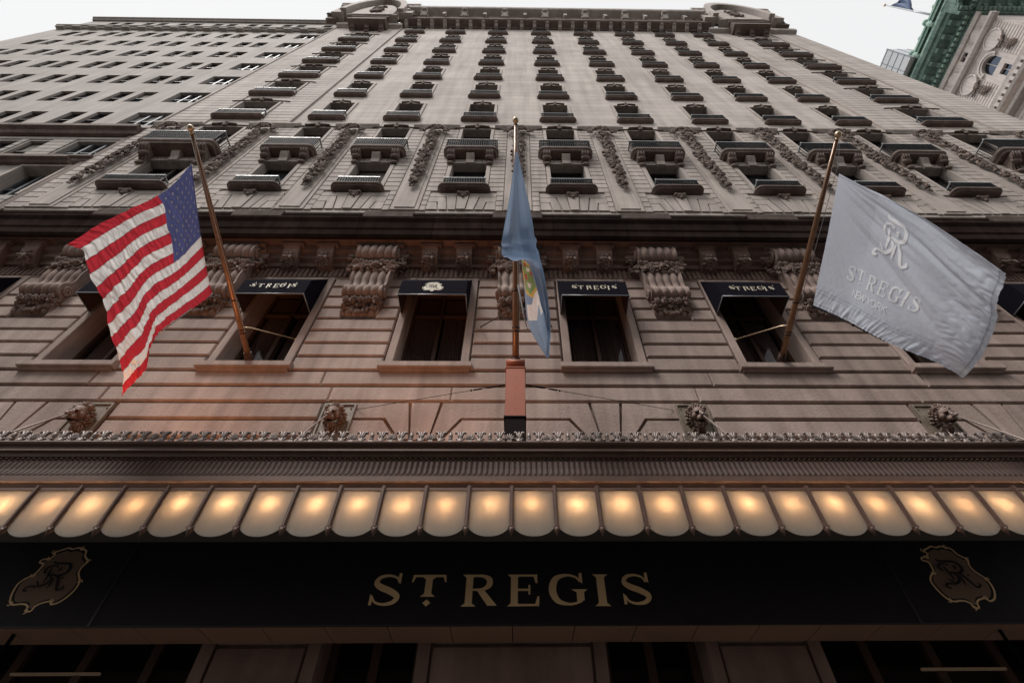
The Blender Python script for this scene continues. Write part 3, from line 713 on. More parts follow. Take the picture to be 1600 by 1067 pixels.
def console_meshes():
    prof = [(0, 12.24), (-.30, 12.25), (-.50, 12.22), (-.61, 12.12), (-.645, 11.98), (-.60, 11.84), (-.49, 11.75), (-.36, 11.73), (-.38, 11.66), (-.38, 11.5), (-.36, 11.3), (-.25, 11.02), (-.21, 10.82), (-.24, 10.66), (-.29, 10.6), (-.33, 10.5), (-.31, 10.38), (-.23, 10.31), (-.13, 10.27), (-.09, 10.15), (-.06, 9.95), (-.0, 9.86)]
    prof = [(a*.70 if b > 11.2 else a, b-(.05 if b > 11.6 else 0)) for a, b in prof]
    P = cat(prof, 3); n = 60; rows = []
    for i, p in enumerate(P):
        t = i/(len(P)-1); hw = .46-.07*t
        d = P[min(i+1, len(P)-1)]-P[max(i-1, 0)]; d = d.normalized(); nn = Vector((d.y, -d.x))   # outward
        if nn.x > 0 and i < 4: nn = -nn
        row = []
        for k in range(n+1):
            u = k/n*2-1; rib = abs(math.sin((u+1)/2*math.pi*5+math.pi/2))
            off = .055*(rib**.7) if 1 < i < len(P)-2 else 0
            row.append((u*hw, p.x-off, p.y))
        rows.append(row)
    b = MB(); b.sm = True; b.grid(rows); b.sm = False
    for s, k in ((-1, 0), (1, n)):
        idx = [i*(n+1)+k for i in range(len(P))]
        for i in range(len(P)-1):
            a = b.v[idx[i]]; c = b.v[idx[i+1]]
            o = len(b.v); b.v += [(a[0], 0, a[2]), (c[0], 0, c[2])]
            b.face([idx[i], o, o+1, idx[i+1]] if s < 0 else [idx[i+1], o+1, o, idx[i]])
        b.sm = True
        for cy, cz, r0 in ((-.25, 11.93, .20), (-.2, 10.46, .12)):
            b.tube([(s*(.475-.06*(12-cz)/2), cy+r0*math.cos(u)*(1-u/14), cz+r0*math.sin(u)*(1-u/14)) for u in [j*.6 for j in range(20)]], .03, 6)
        b.sm = False
    b.box(-.56, .56, -.44, 0, 12.17, 12.262); b.box(-.62, .62, -.34, 0, 12.02, 12.17); b.box(-.70, .70, -.28, 0, 11.88, 12.02)
    c = MB(); R.seed(3)
    cluster(c, -.54, .54, 11.24, 11.58, -.24, .16, 90, .07)
    for k in range(8): rosette(c, (-.42+.12*k, -.37, 11.50+R.uniform(-.05, .05)), .085, 6, (0, -1, -.4))
    for s in (-1, 1):
        for k in range(12): leafy(c, (s*(.52+R.random()*.12), -.10-R.random()*.2, 11.45+R.random()*.5), .1)
    c_low = c; c = MB(); cluster(c, -.40, .40, 10.04, 10.34, -.05, .25, 60, .075)
    for k in range(9): leafy(c, (-.32+.08*k, -.14, 9.90+abs(k-4)*.045), .10)
    for k in range(5): rosette(c, (-.30+.15*k, -.27, 10.18+R.uniform(-.03, .03)), .085, 6, (0, -1, -.4))
    return b.mesh('console', M['lowcon']), c_low.mesh('carved_swag', M['lowcarve']), c.mesh('carved_swag', M['lowcarve'])
CON = console_meshes(); R.seed(31)
for p in PIL[:9]:
    o = part('console', CON[0], None, hotel, (p, W, 0)); part('carved_swag', CON[1], None, o, (p, W, 0)); part('carved_swag', CON[2], None, o, (p, W, 0))
b = MB()
b.xprof([(0, 12.26), (-.44, 12.26), (-.44, 12.10), (-.40, 12.06), (-.38, 11.93), (-.29, 11.76), (-.18, 11.64), (0, 11.58)][::-1], -.18, .18); b.box(-.25, .25, -.47, -.0, 12.15, 12.258)
COR = b.mesh('corbel', M['low2'])
c = MB(); rosette(c, (0, -.33, 11.78), .15, 6, (0, -1, -.7)); rosette(c, (.0, -.22, 11.65), .12, 6, (0, -1, -.7))
for k in range(8): leafy(c, (R.uniform(-.13, .13), -.2-R.random()*.2, 11.66+R.random()*.12), .08)
CORF = c.mesh('flower', M['lowcarve'])
for cx in [-14.5]+COLS[:9]:
    for s in (-1, 1):
        o = part('corbel', COR, None, hotel, (cx+s*.40, W, 0)); part('flower', CORF, None, o, (cx+s*.40, W, 0))
# ---- top cornices and gables
q = MB(); X0, X1 = -9.5, 15.4
q.xprof([(W, 48.35), (W-.12, 48.35), (W-.16, 48.5), (W-.62, 48.62), (W-.7, 48.7), (W-.72, 49.0), (W, 49.05)][::-1], X0, X1)
part('modillion_cornice', q, M['slab'], hotel); q = MB()
q.xprof([(W, 49.05), (W-.55, 49.05), (W-.55, 50.2), (W-.66, 50.3), (W-1.18, 50.42), (W-1.25, 50.5), (W-1.28, 50.85), (W, 50.9)][::-1], -9.0, 15.3)
q.xprof([(W, 47.9), (W-.3, 48.0), (W-.35, 48.4), (W, 48.5)][::-1], XL, -9.3); q.xprof([(W, 47.9), (W-.3, 48.0), (W-.35, 48.4), (W, 48.5)][::-1], 15.2, 22.2)
part('roof_cornice', q, M['upw'], hotel)
md = MB(); md.xprof([(0, 0), (-.56, 0), (-.58, -.14), (-.4, -.22), (-.22, -.38), (0, -.42)][::-1], -.14, .14); md.blob((0, -.5, -.1), (.12, .1, .12), 1); MD = md.mesh('modillion', M['up'])
x = X0+.5
while x < X1: part('modillion', MD, None, hotel, (x, W-.02, 48.62)); x += 1.02
md = MB(); md.box(-.3, .3, -.28, 0, -.85, 0); md.xprof([(0, .2), (-.66, .2), (-.68, .0), (-.5, -.2), (-.36, -.7), (-.28, -.85), (0, -.9)][::-1], -.22, .22); md.blob((0, -.62, -.05), (.24, .1, .18), 1)
for s in (-1, 1): md.blob((s*.24, -.4, -.3), (.06, .16, .2), 1)
PM = md.mesh('roof_pier', M['upw'])
x = X0+1.8; k = 0
while x < X1-.5:
    if k % 2 == 0: part('roof_pier', PM, None, hotel, (x, W-.55, 50.12))
    else:
        q = MB(); q.box(x-.13, x+.13, W-.95, W-.55, 49.3, 50.36); part('roof_bracket', q, M['upw'], hotel)
    x += 1.63; k += 1
mp = MB(); R.seed(8)
x = X0+1
while x < X1-.5: mp.blob((x, W-.62, 49.45+R.uniform(-.1, .1)), (.3, .1, .12), 1); x += .45
part('roof_festoon', mp, M['slab'], hotel)
for gi, cx in enumerate((-11.75, 18.1)):
    g = MB(); n = 20
    for k in range(n):                                     # projecting arched hood
        t0, t1 = math.pi*k/n, math.pi*(k+1)/n
        g.prism([(cx+2.05*math.cos(t0), 49.2+6.3*math.sin(t0)), (cx+2.5*math.cos(t0), 49.2+7.6*math.sin(t0)), (cx+2.5*math.cos(t1), 49.2+7.6*math.sin(t1)), (cx+2.05*math.cos(t1), 49.2+6.3*math.sin(t1))], W-1.25, W-.3)
    gb = part('gable', g, M['upw'], hotel)
    g = MB(); g.prism([(cx+2.15*math.cos(t), 49.2+6.7*math.sin(t)) for t in [math.pi*k/20 for k in range(21)]], W-.5, W-.3); part('tympanum_recess', g, M['slab'], gb)
    g = MB(); g.prism([(cx+1.65*math.cos(t), 48.8+6.0*math.sin(t)) for t in [math.pi*k/20 for k in range(21)]], W-.9, W-.5)
    g.xprof([(W-.3, 48.7), (W-.85, 48.75), (W-.9, 48.95), (W-.3, 49.0)][::-1], cx-2.0, cx+2.0); part('tympanum', g, M['up'], gb)
    g = MB()
    for _ in range(26): leafy(g, (cx+R.uniform(-.4, .4), W-.98, 49.8+R.random()*3.2), .26)
    rosette(g, (cx, W-.85, 51.3), .4, 7); part('crest_carving', g, M['carve'], gb)
    for s in (-1, 1):
        g = MB(); px = cx+s*2.75; g.box(px-.45, px+.45, W-1.0, W-.3, 48.9, 52.6); g.box(px-.55, px+.55, W-1.2, W-.3, 52.6, 53.2)
        for k in (-1, 1): g.blob((px+k*.3, W-1.05, 52.2), (.25, .12, .3), 1)
        g.blob((px, W-1.04, 50.6), (.22, .1, .5), 1); part('gable_pier', g, M['upw'], gb)
        g = MB()
        for k in range(22): leafy(g, (px+s*(.35+R.random()*.5), W-.5-R.random()*.3, 49.2+R.random()*2.6), .3)
        g.box(px+min(0, s*.9), px+max(0, s*.9), W-.6, W-.2, 48.6, 50.6)
        part('scroll_carving', g, M['slab'], gb)
    # boxed stone balcony below the gable
    g = MB(); g.box(cx-1.45, cx+1.45, W-.82, W, 46.9, 47.25); g.box(cx-1.35, cx+1.35, W-.74, W-.55, 47.25, 48.2); g.box(cx-1.45, cx+1.45, W-.8, W-.5, 48.2, 48.4)
    for s in (-1, 1): g.box(*sorted((cx+s*1.35, cx+s*1.2)), W-.55, W, 47.25, 48.3)
    bb = part('roof_balcony', g, M['slab'], hotel)
    for s in (-1, 0, 1): part('bracket', BRw, None, bb, (cx+s*1.1, W, 46.9))
g = MB(); g.box(-9.6, -7.5, W-.2, W+3, 50.9, 54.5); g.box(-9.2, -7.9, W-.35, W+2, 54.5, 55.6)
g.box(13.2, 15.5, W-.2, W+3, 50.9, 54.3); g.blob((14.3, W+.2, 54.6), (.8, .8, .7), 2); part('roof_dormers', g, M['greenl'], hotel)
# ================================================================== LEFT WING
WY = W+.22
wing = thing('side_wing', 'plain limestone wing with paired windows and no balconies, adjoining the hotel', 'building', (-25, WY, 0))
WROW = [23.35+3.5*k for k in range(7)]
wc = [(-15.95, .80)]
x = -18.15
while x > -33.5: wc += [(x, .38), (x-1.15, .38)]; x -= 2.85
HW = [(c-w, c+w, z, z+1.8) for c, w in wc for z in WROW]
HWL = [(c-w, c+w, 19.45, 21.25) for c, w in wc]+[(-16.8, -15.3, 16.3, 18.6), (-19.6, -18.1, 16.3, 18.6)]
HWT = [(c-.35, c+.35, 49.4, 51.0) for c, w in wc]
mb = MB(); wall_grid(mb, -36, XL, 12.3, 52.0, WY, HW+HWL+HWT)
courses(mb, -30, XL-.45, 19.3, 21.6, .34, .035, WY, .04, [(a-.08, b+.08, c, d) for a, b, c, d in HWL], blk=60, c=.01, tv=.04)
courses(mb, -30, XL-.8, 13.5, 16.2, .34, .035, WY, .04, [], blk=60, c=.01, tv=.04)
mb.add([(-36, WY, 12.3), (-36, WY+15, 12.3), (-36, WY+15, 52.0), (-36, WY, 52.0)], [(3, 2, 1, 0)]); mb.add([(-36, WY, 52.0), (XL, WY, 52.0), (XL, WY+15, 52.0), (-36, WY+15, 52.0)], [(0, 1, 2, 3)])
part('wall', mb, M['wing'], wing)
q = MB()
def band(z, h, d, x0=-36, x1=XL-.35): q.xprof([(WY, z), (WY-d*.4, z), (WY-d*.6, z+h*.35), (WY-d, z+h*.5), (WY-d, z+h), (WY, z+h+.03)][::-1], x0, x1)
band(21.75, .45, .38); band(19.0, .25, .22); band(22.5, .15, .12)
band(17.9+1.0, .12, .1)
for z in (18.75,): band(z, .16, .3, -36, XL-.9)
q.box(XL-.32, XL-.12, WY-.14, WY, 12.6, 47.4); q.box(XL-.62, XL-.44, WY-.08, WY, 12.6, 21.7)
part('belt_course', q, M['slab'], wing)
q = MB(); band(47.3, .4, .30, -36, XL); band(51.6, .4, .30, -36, XL)
x = -35.5
while x < XL-.3: q.box(x-.3, x+.3, WY-.27, WY-.0, 47.05, 47.3); x += 1.25
part('cornice', q, M['wing'], wing)
q = MB(); x = -34.6
while x < XL: q.prism([(x-.5, 52.02), (x+.5, 52.02), (x+.4, 53.2), (x, 54.2), (x-.4, 53.2)], WY+.1, WY+.8); x += 2.75
part('dormer_crests', q, M['slab'], wing)
WP = window_meshes(.38, 1.8, rec=.12, surr=0, stone_m='wing'); WS = window_meshes(.80, 1.8, rec=.16, surr=0, mull=True, bars=2, sash_m='sashdim', stone_m='wing')
WT = window_meshes(.35, 1.4, rec=.3, surr=0, stone_m='wing'); WL = window_meshes(.75, 2.3, rec=.35, surr=.1, mull=True, bars=2, sash_m='sashdim')
cnt = 0
for c, w in wc:
    for z in WROW+[19.45]:
        if c > -33 or z > 33:
            if cnt < 96: place_window(WS if w > .5 else WP, wing, (c, z), WY); cnt += 1
for c in (-16.05, -18.85): place_window(WL, wing, (c, 16.3), WY)
rest = MB()
used = {(round(o.location.x-25, 2), round(o.location.z, 2)) for o in wing.children if o.name.startswith('window')}
for c, w in wc:
    for z in WROW+[19.45]:
        if (round(c, 2), round(z, 2)) not in used: rest.box(c-w, c+w, WY+.10, WY+.15, z, z+1.8)
    rest.box(c-.35, c+.35, WY+.10, WY+.15, 49.4, 51.0)
tag(part('small_windows', rest, M['pane'], wing), kind='stuff')
# ================================================================== MARQUEE
MY = 4.60; SP = .452
marq = thing('marquee', 'bronze glass-edged marquee with glowing frosted panels running across the hotel front', 'marquee', (0, 5.2, 4.2))
q = MB()
q.xprof([(5.95, 5.33), (MY+.0, 5.352), (MY-.01, 5.335), (MY, 5.315), (MY+.035, 5.30), (MY+.04, 5.262), (MY+.015, 5.25), (MY+.015, 5.228), (MY+.05, 5.215), (MY+.06, 5.175), (MY+.085, 5.165), (MY+.11, 5.16), (MY+.11, 4.9), (5.95, 4.9)][::-1], -7.3, 7.3)
q.xprof([(MY+.11, 4.895), (MY+.02, 4.888), (MY+.0, 4.87), (MY+.0, 4.855), (MY-.012, 4.85), (MY-.012, 4.80), (MY+.005, 4.79), (MY+.02, 4.76), (MY+.03, 4.73), (MY+.25, 4.73), (MY+.25, 4.895)][::-1], -7.3, 7.3)
part('cornice_frame', q, M['bronze'], marq)
q = MB(); rows = []
n = 1680
for z, y in ((5.165, MY+.085), (5.14, MY+.085), (5.13, MY+.075), (5.0, MY+.06), (4.92, MY+.035), (4.893, MY+.02)):
    dep = .0 if z > 5.14 or z < 4.9 else .018
    rows.append([(-7.3+14.6*k/n, y-dep*abs(math.sin(math.pi*(k/n*14.6)/.061)), z) for k in range(n+1)])
q.grid([r_ for r_ in rows[::-1]]); x = -7.28
while x < 7.3: q.blob((x, MY+.055, 5.135), (.016, .02, .014), 0); x += .061
part('fluted_band', q, M['bronzed'], marq)
q = MB(); q.box(-7.3, 7.3, 4.84, 4.86, 4.26, 4.73); q.box(-7.3, 7.3, MY+.03, 4.84, 4.262, 4.275); q.box(-7.3, 7.3, MY+.26, 5.6, 4.86, 4.895)  # unseen casing, added to keep bulb light off the sign band
for s in (-1, 1): q.box(*sorted((s*7.3, s*7.28)), MY, 4.84, 4.25, 4.73)
part('added_lamp_shield', q, plain('lamp_shield_lining', (.05, .045, .04), rough=.7), marq)
def pane_mesh():
    w = SP/2-.021; P = [(-w, .53)]
    P += [(-w, .085), (-w+.012, .078), (-w+.03, .06)]
    for k in range(1, 12):
        u = -1+2*k/12; P.append(((w-.035)*u, .055*(abs(u)**2.4)))
    P += [(w-.03, .06), (w-.012, .078), (w, .085), (w, .53)]
    b = MB(); b.prism(P, -.004, .004, True); return b.mesh('glass_panel', M['frost'])
PANE = pane_mesh()
b = MB(); b.box(-.021, .021, -.022, .016, .10, .57); b.box(-.011, .011, -.034, -.022, .10, .57); b.box(-.03, .03, -.03, .02, .085, .105)
b.tube([(0, -.006, .088), (0, -.006, .065), (0, -.006, .0)], [.03, .026, .002], 8)
RIB = b.mesh('rib', M['bronze'])
b = MB(); b.box(-SP/2+.021, SP/2-.021, -.012, .012, .515, .545); RAIL = b.mesh('head_rail', M['bronze'])
b = MB(); b.blob((0, 0, 0), .024, 2); b.tube([(0, 0, .02), (0, 0, .19)], .012, 8); 
BULB = MB(); BULB.blob((0, 0, 0), .024, 2); BULBm = [BULB.mesh('bulb', M['bulb']), BULB.mesh('bulb', emit('dim_warm_bulb', (1, .58, .29), 98)), BULB.mesh('bulb', emit('bright_warm_bulb', (1, .62, .33), 138))]
b = MB(); b.tube([(0, 0, .022), (0, 0, .19)], .014, 8); SOCK = b.mesh('lamp_holder', M['bronzed'])
for k in range(-16, 17):
    x = -.022+SP*k
    part('rib', RIB, None, marq, (x, MY, 4.165))
    if k < 16:
        part('glass_panel', PANE, None, marq, (x+SP/2, MY, 4.172)); part('head_rail', RAIL, None, marq, (x+SP/2, MY, 4.172))
        bx_, bz_ = x+SP/2+R.uniform(-.018, .018), 4.53+R.uniform(-.014, .014)
        o = part('bulb', R.choice(BULBm), None, marq, (bx_, MY+.102+R.uniform(-.008, .008), bz_)); part('lamp_holder', SOCK, None, o, (x+SP/2, MY+.102, 4.53))
def palm():
    b = MB(); b.sm = True
    b.box(-.03, .03, -.02, .02, 0, .025); b.blob((0, 0, .075), (.016, .014, .06), 1); b.blob((0, 0, .03), (.028, .02, .022), 1)
    for s in (-1, 1):
        b.tube([(s*.008, 0, .03), (s*.018, 0, .08), (s*.034, 0, .118), (s*.052, -.004, .116), (s*.055, -.006, .098)], [.012, .014, .013, .010, .012], 6)
        b.tube([(s*.005, 0, .02), (s*.035, 0, .045), (s*.048, 0, .035)], [.01, .011, .008], 6)
    return b.mesh('palmette', M['crestm'])
def bud():
    b = MB(); b.box(-.024, .024, -.02, .02, 0, .02); b.blob((0, 0, .035), (.026, .022, .016), 1); b.blob((0, 0, .075), (.024, .022, .04), 1); b.blob((0, 0, .118), (.009, .009, .018), 1)
    return b.mesh('bud_finial', M['crestm'])
def leafm():
    b = MB(); b.box(-.024, .024, -.02, .02, 0, .02)
    for k in range(7): a = math.radians(-66+22*k); b.blob((.04*math.sin(a), 0, .028+.045*math.cos(a)), (.009, .012, .038), 1, Matrix.Rotation(a, 3, 'Y'))
    return b.mesh('leaf_finial', M['crestm'])
ORN = [palm(), bud(), palm.__call__(), leafm()]
ORN[2] = ORN[0]; nm = ['palmette', 'bud_finial', 'palmette', 'leaf_finial']
k = 0; x = -5.95
for m_ in set(ORN): m_.transform(Matrix.Diagonal((1.05, 1.2, 1.3, 1)))
while x < 6.0: part(nm[k % 4], ORN[k % 4], None, marq, (x, MY+.025, 5.35)); x += .1155; k += 1
# ================================================================== BLACK FABRIC SIGN BAND
BY = 5.64
band_ = thing('sign_band', 'wide black fabric sign band with gold serif lettering and two gold emblems', 'sign', (0, 5.9, 3.77))
q = MB()
xs = [-7.3, -4.42, 4.35, 7.3]
for a, b_ in zip(xs, xs[1:]): q.box(a+.004, b_-.004, BY, BY+.03, 3.765, 5.0)
q.box(-7.3, 7.3, BY+.03, W-.08, 4.9, 4.93)
part('canvas', q, M['fabric'], band_)
q = MB()
for x in (-4.42, 4.35):
    q = MB(); q.box(x-.014, x+.014, BY-.006, BY, 3.765, 5.0); part('seam_tape', q, M['tape'], band_)
q = MB(); q.tube([(-7.3, BY+.01, 3.762), (7.3, BY+.01, 3.762)], .012, 6); part('hem_rod', q, M['fabric'], band_)
q = MB(); x = -7.3
while x < 7.3: q.box(x+.003, min(7.3, x+.66)-.003, BY+.035, W-.075, 3.768, 3.785); x += .663
part('soffit_panels', q, M['soffit'], band_)
for ch, a, b_ in WORD:
    q = MB(); x0 = -.02+(a/438-.5)*3.09; w_ = (b_-a)/438*3.09
    put(q, GL[ch], lambda x, y, l: (x0+x*w_, BY-.003-l, 3.945+y*.345)); part('letter', q, M['gold'], band_)
for cx in (-5.17, 5.13):
    q = MB(); emblem(q, lambda x, z, l: (cx*.99+x*1.0, BY-.002-l, 4.255+z*.92)); part('emblem', q, [M['golddim'], M['fabric'], M['gold']], band_)
for x in (-5.3, 5.32):
    q = MB(); q.tube([(x, BY+.2, 3.76), (x, BY+.2, 2.2)], .02, 6); part('drop_rod', q, M['iron'], band_)
# ================================================================== WINDOW AWNINGS
AWL = {0: 'navy window awning past the striped flag, cut off by the frame', 1: 'navy window awning partly hidden by the striped flag',
       2: 'navy window awning with pale lettering behind the pole of the striped flag', 3: 'navy window awning with a cream crest instead of lettering',
       4: 'navy window awning with pale lettering beside the central blue flag', 5: 'navy window awning with pale lettering beside the pole of the pale grey flag',
       6: 'navy window awning hidden behind the pale grey flag', 7: 'navy window awning past the pale grey flag, cut off by the frame'}
for i, c in enumerate(COLS[:8]):
    ac = c-.06; hw = .68; yf = W-.56; zb = 9.93; zt = 10.42; zw = 11.22
    aw = thing('window_awning', AWL[i], 'awning', (ac, W-.07, zb), 'navy awnings over the second-floor windows')
    q = MB(); t = .02
    q.box(ac-hw, ac+hw, yf, yf+t, zb, zt)
    q.add([(ac-hw, yf, zt), (ac+hw, yf, zt), (ac+hw, W-.075, zw), (ac-hw, W-.075, zw), (ac-hw, yf+.02, zt-t), (ac+hw, yf+.02, zt-t), (ac+hw, W-.075, zw-t), (ac-hw, W-.075, zw-t)], [(0, 1, 2, 3), (7, 6, 5, 4), (0, 3, 7, 4), (1, 5, 6, 2)])
    for s in (-1, 1):
        P = [(yf+t, zb), (W-.075, zb), (W-.075, zw-t), (yf+t, zt-t)]
        a, b_ = sorted((ac+s*hw, ac+s*(hw-.012))); q.xprof(P if True else P, a, b_)
    part('canvas', q, M['navy'], aw)
    q = MB()
    q.add([(ac-hw+.015, yf+t+.003, zb+.01), (ac+hw-.015, yf+t+.003, zb+.01), (ac+hw-.015, yf+t+.003, zt-.03), (ac-hw+.015, yf+t+.003, zt-.03)], [(3, 2, 1, 0)])
    for s in (-1, 1):
        xx = ac+s*(hw-.016); q.add([(xx, yf+t+.004, zb+.01), (xx, W-.08, zb+.01), (xx, W-.08, zw-.05), (xx, yf+t+.004, zt-.03)], [(0, 1, 2, 3)])
    q.box(ac-hw+.02, ac+hw-.02, W-.35, W-.30, 10.45, 10.5)
    part('lining', q, M['lining'], aw)
    q = MB(); q.tube([(ac-hw, W-.08, zb-.005), (ac-hw, yf, zb-.005)], .011, 6); q.tube([(ac+hw, W-.08, zb-.005), (ac+hw, yf, zb-.005)], .011, 6); q.tube([(ac-hw, yf, zb-.005), (ac+hw, yf, zb-.005)], .012, 6)
    part('frame', q, M['sashlight'], aw)
    q = MB()
    if i == 3:
        emblem(q, lambda x, z, l: (ac+x*.62, yf-.002-l, 10.20+z*.42)); part('crest', q, [M['cream'], M['navy'], M['cream']], aw)
    elif i not in (0, 1, 6, 7):
        for ch, a, b_ in WORD:
            q = MB(); x0 = ac+(a/438-.5)*.92; w_ = (b_-a)/438*.92
            put(q, GL[ch], lambda x, y, l: (x0+x*w_, yf-.002-l, 10.13+y*.145)); part('letter', q, M['cream'], aw)
# ================================================================== FLAGPOLES
def pole(name, label, base, tip, brace=None, r0=.052, r1=.030):
    o = thing(name, label, 'flagpole', base, 'flagpoles leaning out from the hotel front')
    B, T = Vector(base), Vector(tip); d = (T-B).normalized()
    q = MB(); q.tube([B+(T-B)*t for t in (0, .25, .5, .75, 1)], [r0, r0*.97, r0*.88, r0*.74, r1], 14); part('shaft', q, M['pole'], o)
    q = MB(); q.blob(T+d*.075, .05, 2); q.tube([T-d*.01, T+d*.03], [.036, .02], 10); part('ball_finial', q, M['gilt'], o)
    q = MB()
    for t in (.14, .155, .30): q.tube([B+(T-B)*t, B+(T-B)*(t+.006)], r0*1.12, 12)
    q.tube([B-d*.02, B+d*.16], [r0*1.5, r0*1.3], 12); part('collar', q, M['bronzed'], o)
    if brace:
        q = MB(); P = B+(T-B)*brace[0]
        for e in brace[1:]:
            e = Vector(e); q.tube([P, P+(e-P)*.15+Vector((0, 0, .04)), e], .013, 6); q.blob(e, (.035, .02, .035), 1)
        part('brace_rod', q, M['bronzed'] if base[0] == 0 else M['gilt'], o)
    q = MB(); q.tube([T-d*.05+Vector((.035, 0, -.03)), T-d*.30+Vector((.05, 0, -.12)), B+(T-B)*.15+Vector((.06, 0, -.02))], .005, 5); part('halyard', q, M['railtop'], o)
    return o
pole('flagpole', 'varnished flagpole over a window sill, carrying the striped flag', (-4.83, 6.08, 8.40), (-4.93, 2.45, 9.50), (.17, (-4.29, 6.2, 9.16)))
pole('flagpole', 'central flagpole rising steeply out of the copper box', (0, 5.15, 7.2), (-.02, 2.45, 10.13), (.23, (-.73, 6.15, 9.51), (.71, 6.15, 9.56)))
pole('flagpole', 'varnished flagpole over a window sill, carrying the pale grey flag', (4.88, 6.08, 8.42), (4.97, 2.45, 9.53), (.19, (4.35, 6.2, 9.22)))
# ================================================================== FLAGS
from mathutils import noise as NZ
def ridge(x): return 1-2*abs(((x/math.pi) % 1)-.5)*2
def nz(a, b, c=0): return NZ.noise(Vector((a, b, c)))
def coons(top, bot, left, right, ns, nt):
    """top/bot run along s, left/right along t; returns rows[t][s]"""
    def res(c, n):
        C = cat(c, 24); L = [0]
        for a, b_ in zip(C, C[1:]): L.append(L[-1]+(b_-a).length)
        out = []; j = 0
        for k in range(n+1):
            d = L[-1]*k/n
            while j < len(L)-2 and L[j+1] < d: j += 1
            f = (d-L[j])/max(1e-9, L[j+1]-L[j]); out.append(C[j].lerp(C[j+1], min(1, max(0, f))))
        return out
    T, Bt, Lf, Rt = res(top, ns), res(bot, ns), res(left, nt), res(right, nt)
    rows = []
    for j in range(nt+1):
        t = j/nt; row = []
        for i in range(ns+1):
            s = i/ns
            row.append((1-t)*T[i]+t*Bt[i]+(1-s)*Lf[j]+s*Rt[j]-((1-s)*(1-t)*T[0]+s*(1-t)*T[ns]+(1-s)*t*Bt[0]+s*t*Bt[ns]))
        rows.append(row)
    return rows
def displace(rows, fn):
    nt, ns = len(rows)-1, len(rows[0])-1; out = []
    for j in range(nt+1):
        r_ = []
        for i in range(ns+1):
            a = rows[j][min(i+1, ns)]-rows[j][max(i-1, 0)]; b_ = rows[min(j+1, nt)][i]-rows[max(j-1, 0)][i]
            n_ = a.cross(b_); n_ = n_.normalized() if n_.length > 1e-9 else Vector((1, 0, 0))
            r_.append(rows[j][i]+n_*fn(i/ns, j/nt))
        out.append(r_)
    return out
def sampler(rows, lift):
    nt, ns = len(rows)-1, len(rows[0])-1
    def f(s, t, l=0):
        s = min(max(s, 0), .9999)*ns; t = min(max(t, 0), .9999)*nt; i, j = int(s), int(t); u, v = s-i, t-j
        p = rows[j][i]*(1-u)*(1-v)+rows[j][i+1]*u*(1-v)+rows[j+1][i]*(1-u)*v+rows[j+1][i+1]*u*v
        n_ = (rows[j][i+1]-rows[j][i]).cross(rows[j+1][i]-rows[j][i]).normalized()
        return p+n_*lift*(1+l)
    return f
US_TOP = [(-4.86,2.768,9.096),(-4.895,2.85,8.255),(-4.93,2.797,7.614),(-4.965,2.743,7.078),(-5.0,2.763,6.603)]
US_FLY = [(-5.0,2.763,6.603),(-4.978,2.903,6.723),(-4.956,3.035,6.661),(-4.933,3.24,6.583),(-4.911,3.324,6.563),(-4.889,3.632,6.471),(-4.867,3.843,6.375),(-4.844,4.149,6.25),(-4.822,4.346,6.124),(-4.8,4.466,5.919)]
US_BOT = [(-4.86,4.548,8.289),(-4.85,4.409,7.552),(-4.84,4.286,6.93),(-4.83,4.375,6.645),(-4.82,4.49,6.428),(-4.81,4.477,6.092),(-4.8,4.466,5.919)]
US_HOI = [(-4.86,2.768,9.096),(-4.86,3.539,8.695),(-4.86,4.091,8.445),(-4.86,4.548,8.289)]
rows = coons(US_TOP, US_BOT, US_HOI, US_FLY, 200, 130)
def wr(s, t):
    e = min(1, s*4)
    v = .05*math.sin(3.1*s+2.6*t)+.020*math.sin(9*s-5*t+.5)
    u = s*1.2+t*.35                                        # creases run across the stripes, tighter near the outer edge
    v += .016*(.4+s)*(1-2*abs(nz(u*13+nz(s*5, t*5)*1.2, (t-s*.3)*3.2)))+.010*(1-2*abs(nz(u*30, (t-s*.3)*6, 7)))*(.5+s)
    v += .006*nz(s*60, t*26, 3)+.03*max(0, t-.8)*(1-2*abs(nz(s*26, t*5, 9)))*3
    return e*v
rows = displace(rows, wr)
usf = thing('flag', 'red and white striped flag with a starred blue canton', 'flag', (-4.86, 2.77, 9.1))
q = MB(); q.sm = True
def usmat(j, i):                                           # j along hoist, i along fly
    st = int(j/130*13); s = i/200
    if s < .385 and st < 7: return 2
    return 0 if st % 2 == 0 else 1
q.grid(rows, usmat); part('cloth', q, [M['red'], M['white'], M['blue']], usf)
hm = MB()
for sg in (.004, -.004):
    fh = sampler(rows, sg)
    for j_ in range(1, 13):
        s0_ = .39 if j_ < 7 else .01; put(hm, [[(s0_+(.99-s0_)*k/60, j_/13-.0012), (s0_+(.99-s0_)*(k+1)/60, j_/13-.0012), (s0_+(.99-s0_)*(k+1)/60, j_/13+.0012), (s0_+(.99-s0_)*k/60, j_/13+.0012)] for k in range(60)], lambda x, y, l: fh(x, y), 0)
part('stripe_seams', hm, cloth('seam_thread', (.42, .25, .25)), usf)
fs = [sampler(rows, .005), sampler(rows, -.005)]
for r_ in range(9):
    for c_ in range(6 if r_ % 2 == 0 else 5):
        s0 = (.385/12)*(1+2*c_+(0 if r_ % 2 == 0 else 1)); t0 = (7/13/10)*(r_+1); q = MB()
        for f in fs:
            o = len(q.v); q.v.append(tuple(f(s0, t0)))
            for k in range(10):
                a = math.pi*k/5; rr = .0175 if k % 2 == 0 else .0068; q.v.append(tuple(f(s0+rr*.78*math.sin(a), t0-rr*math.cos(a))))
            for k in range(10): q.face([o, o+1+k, o+1+(k+1) % 10])
        part('star', q, M['white'], usf)
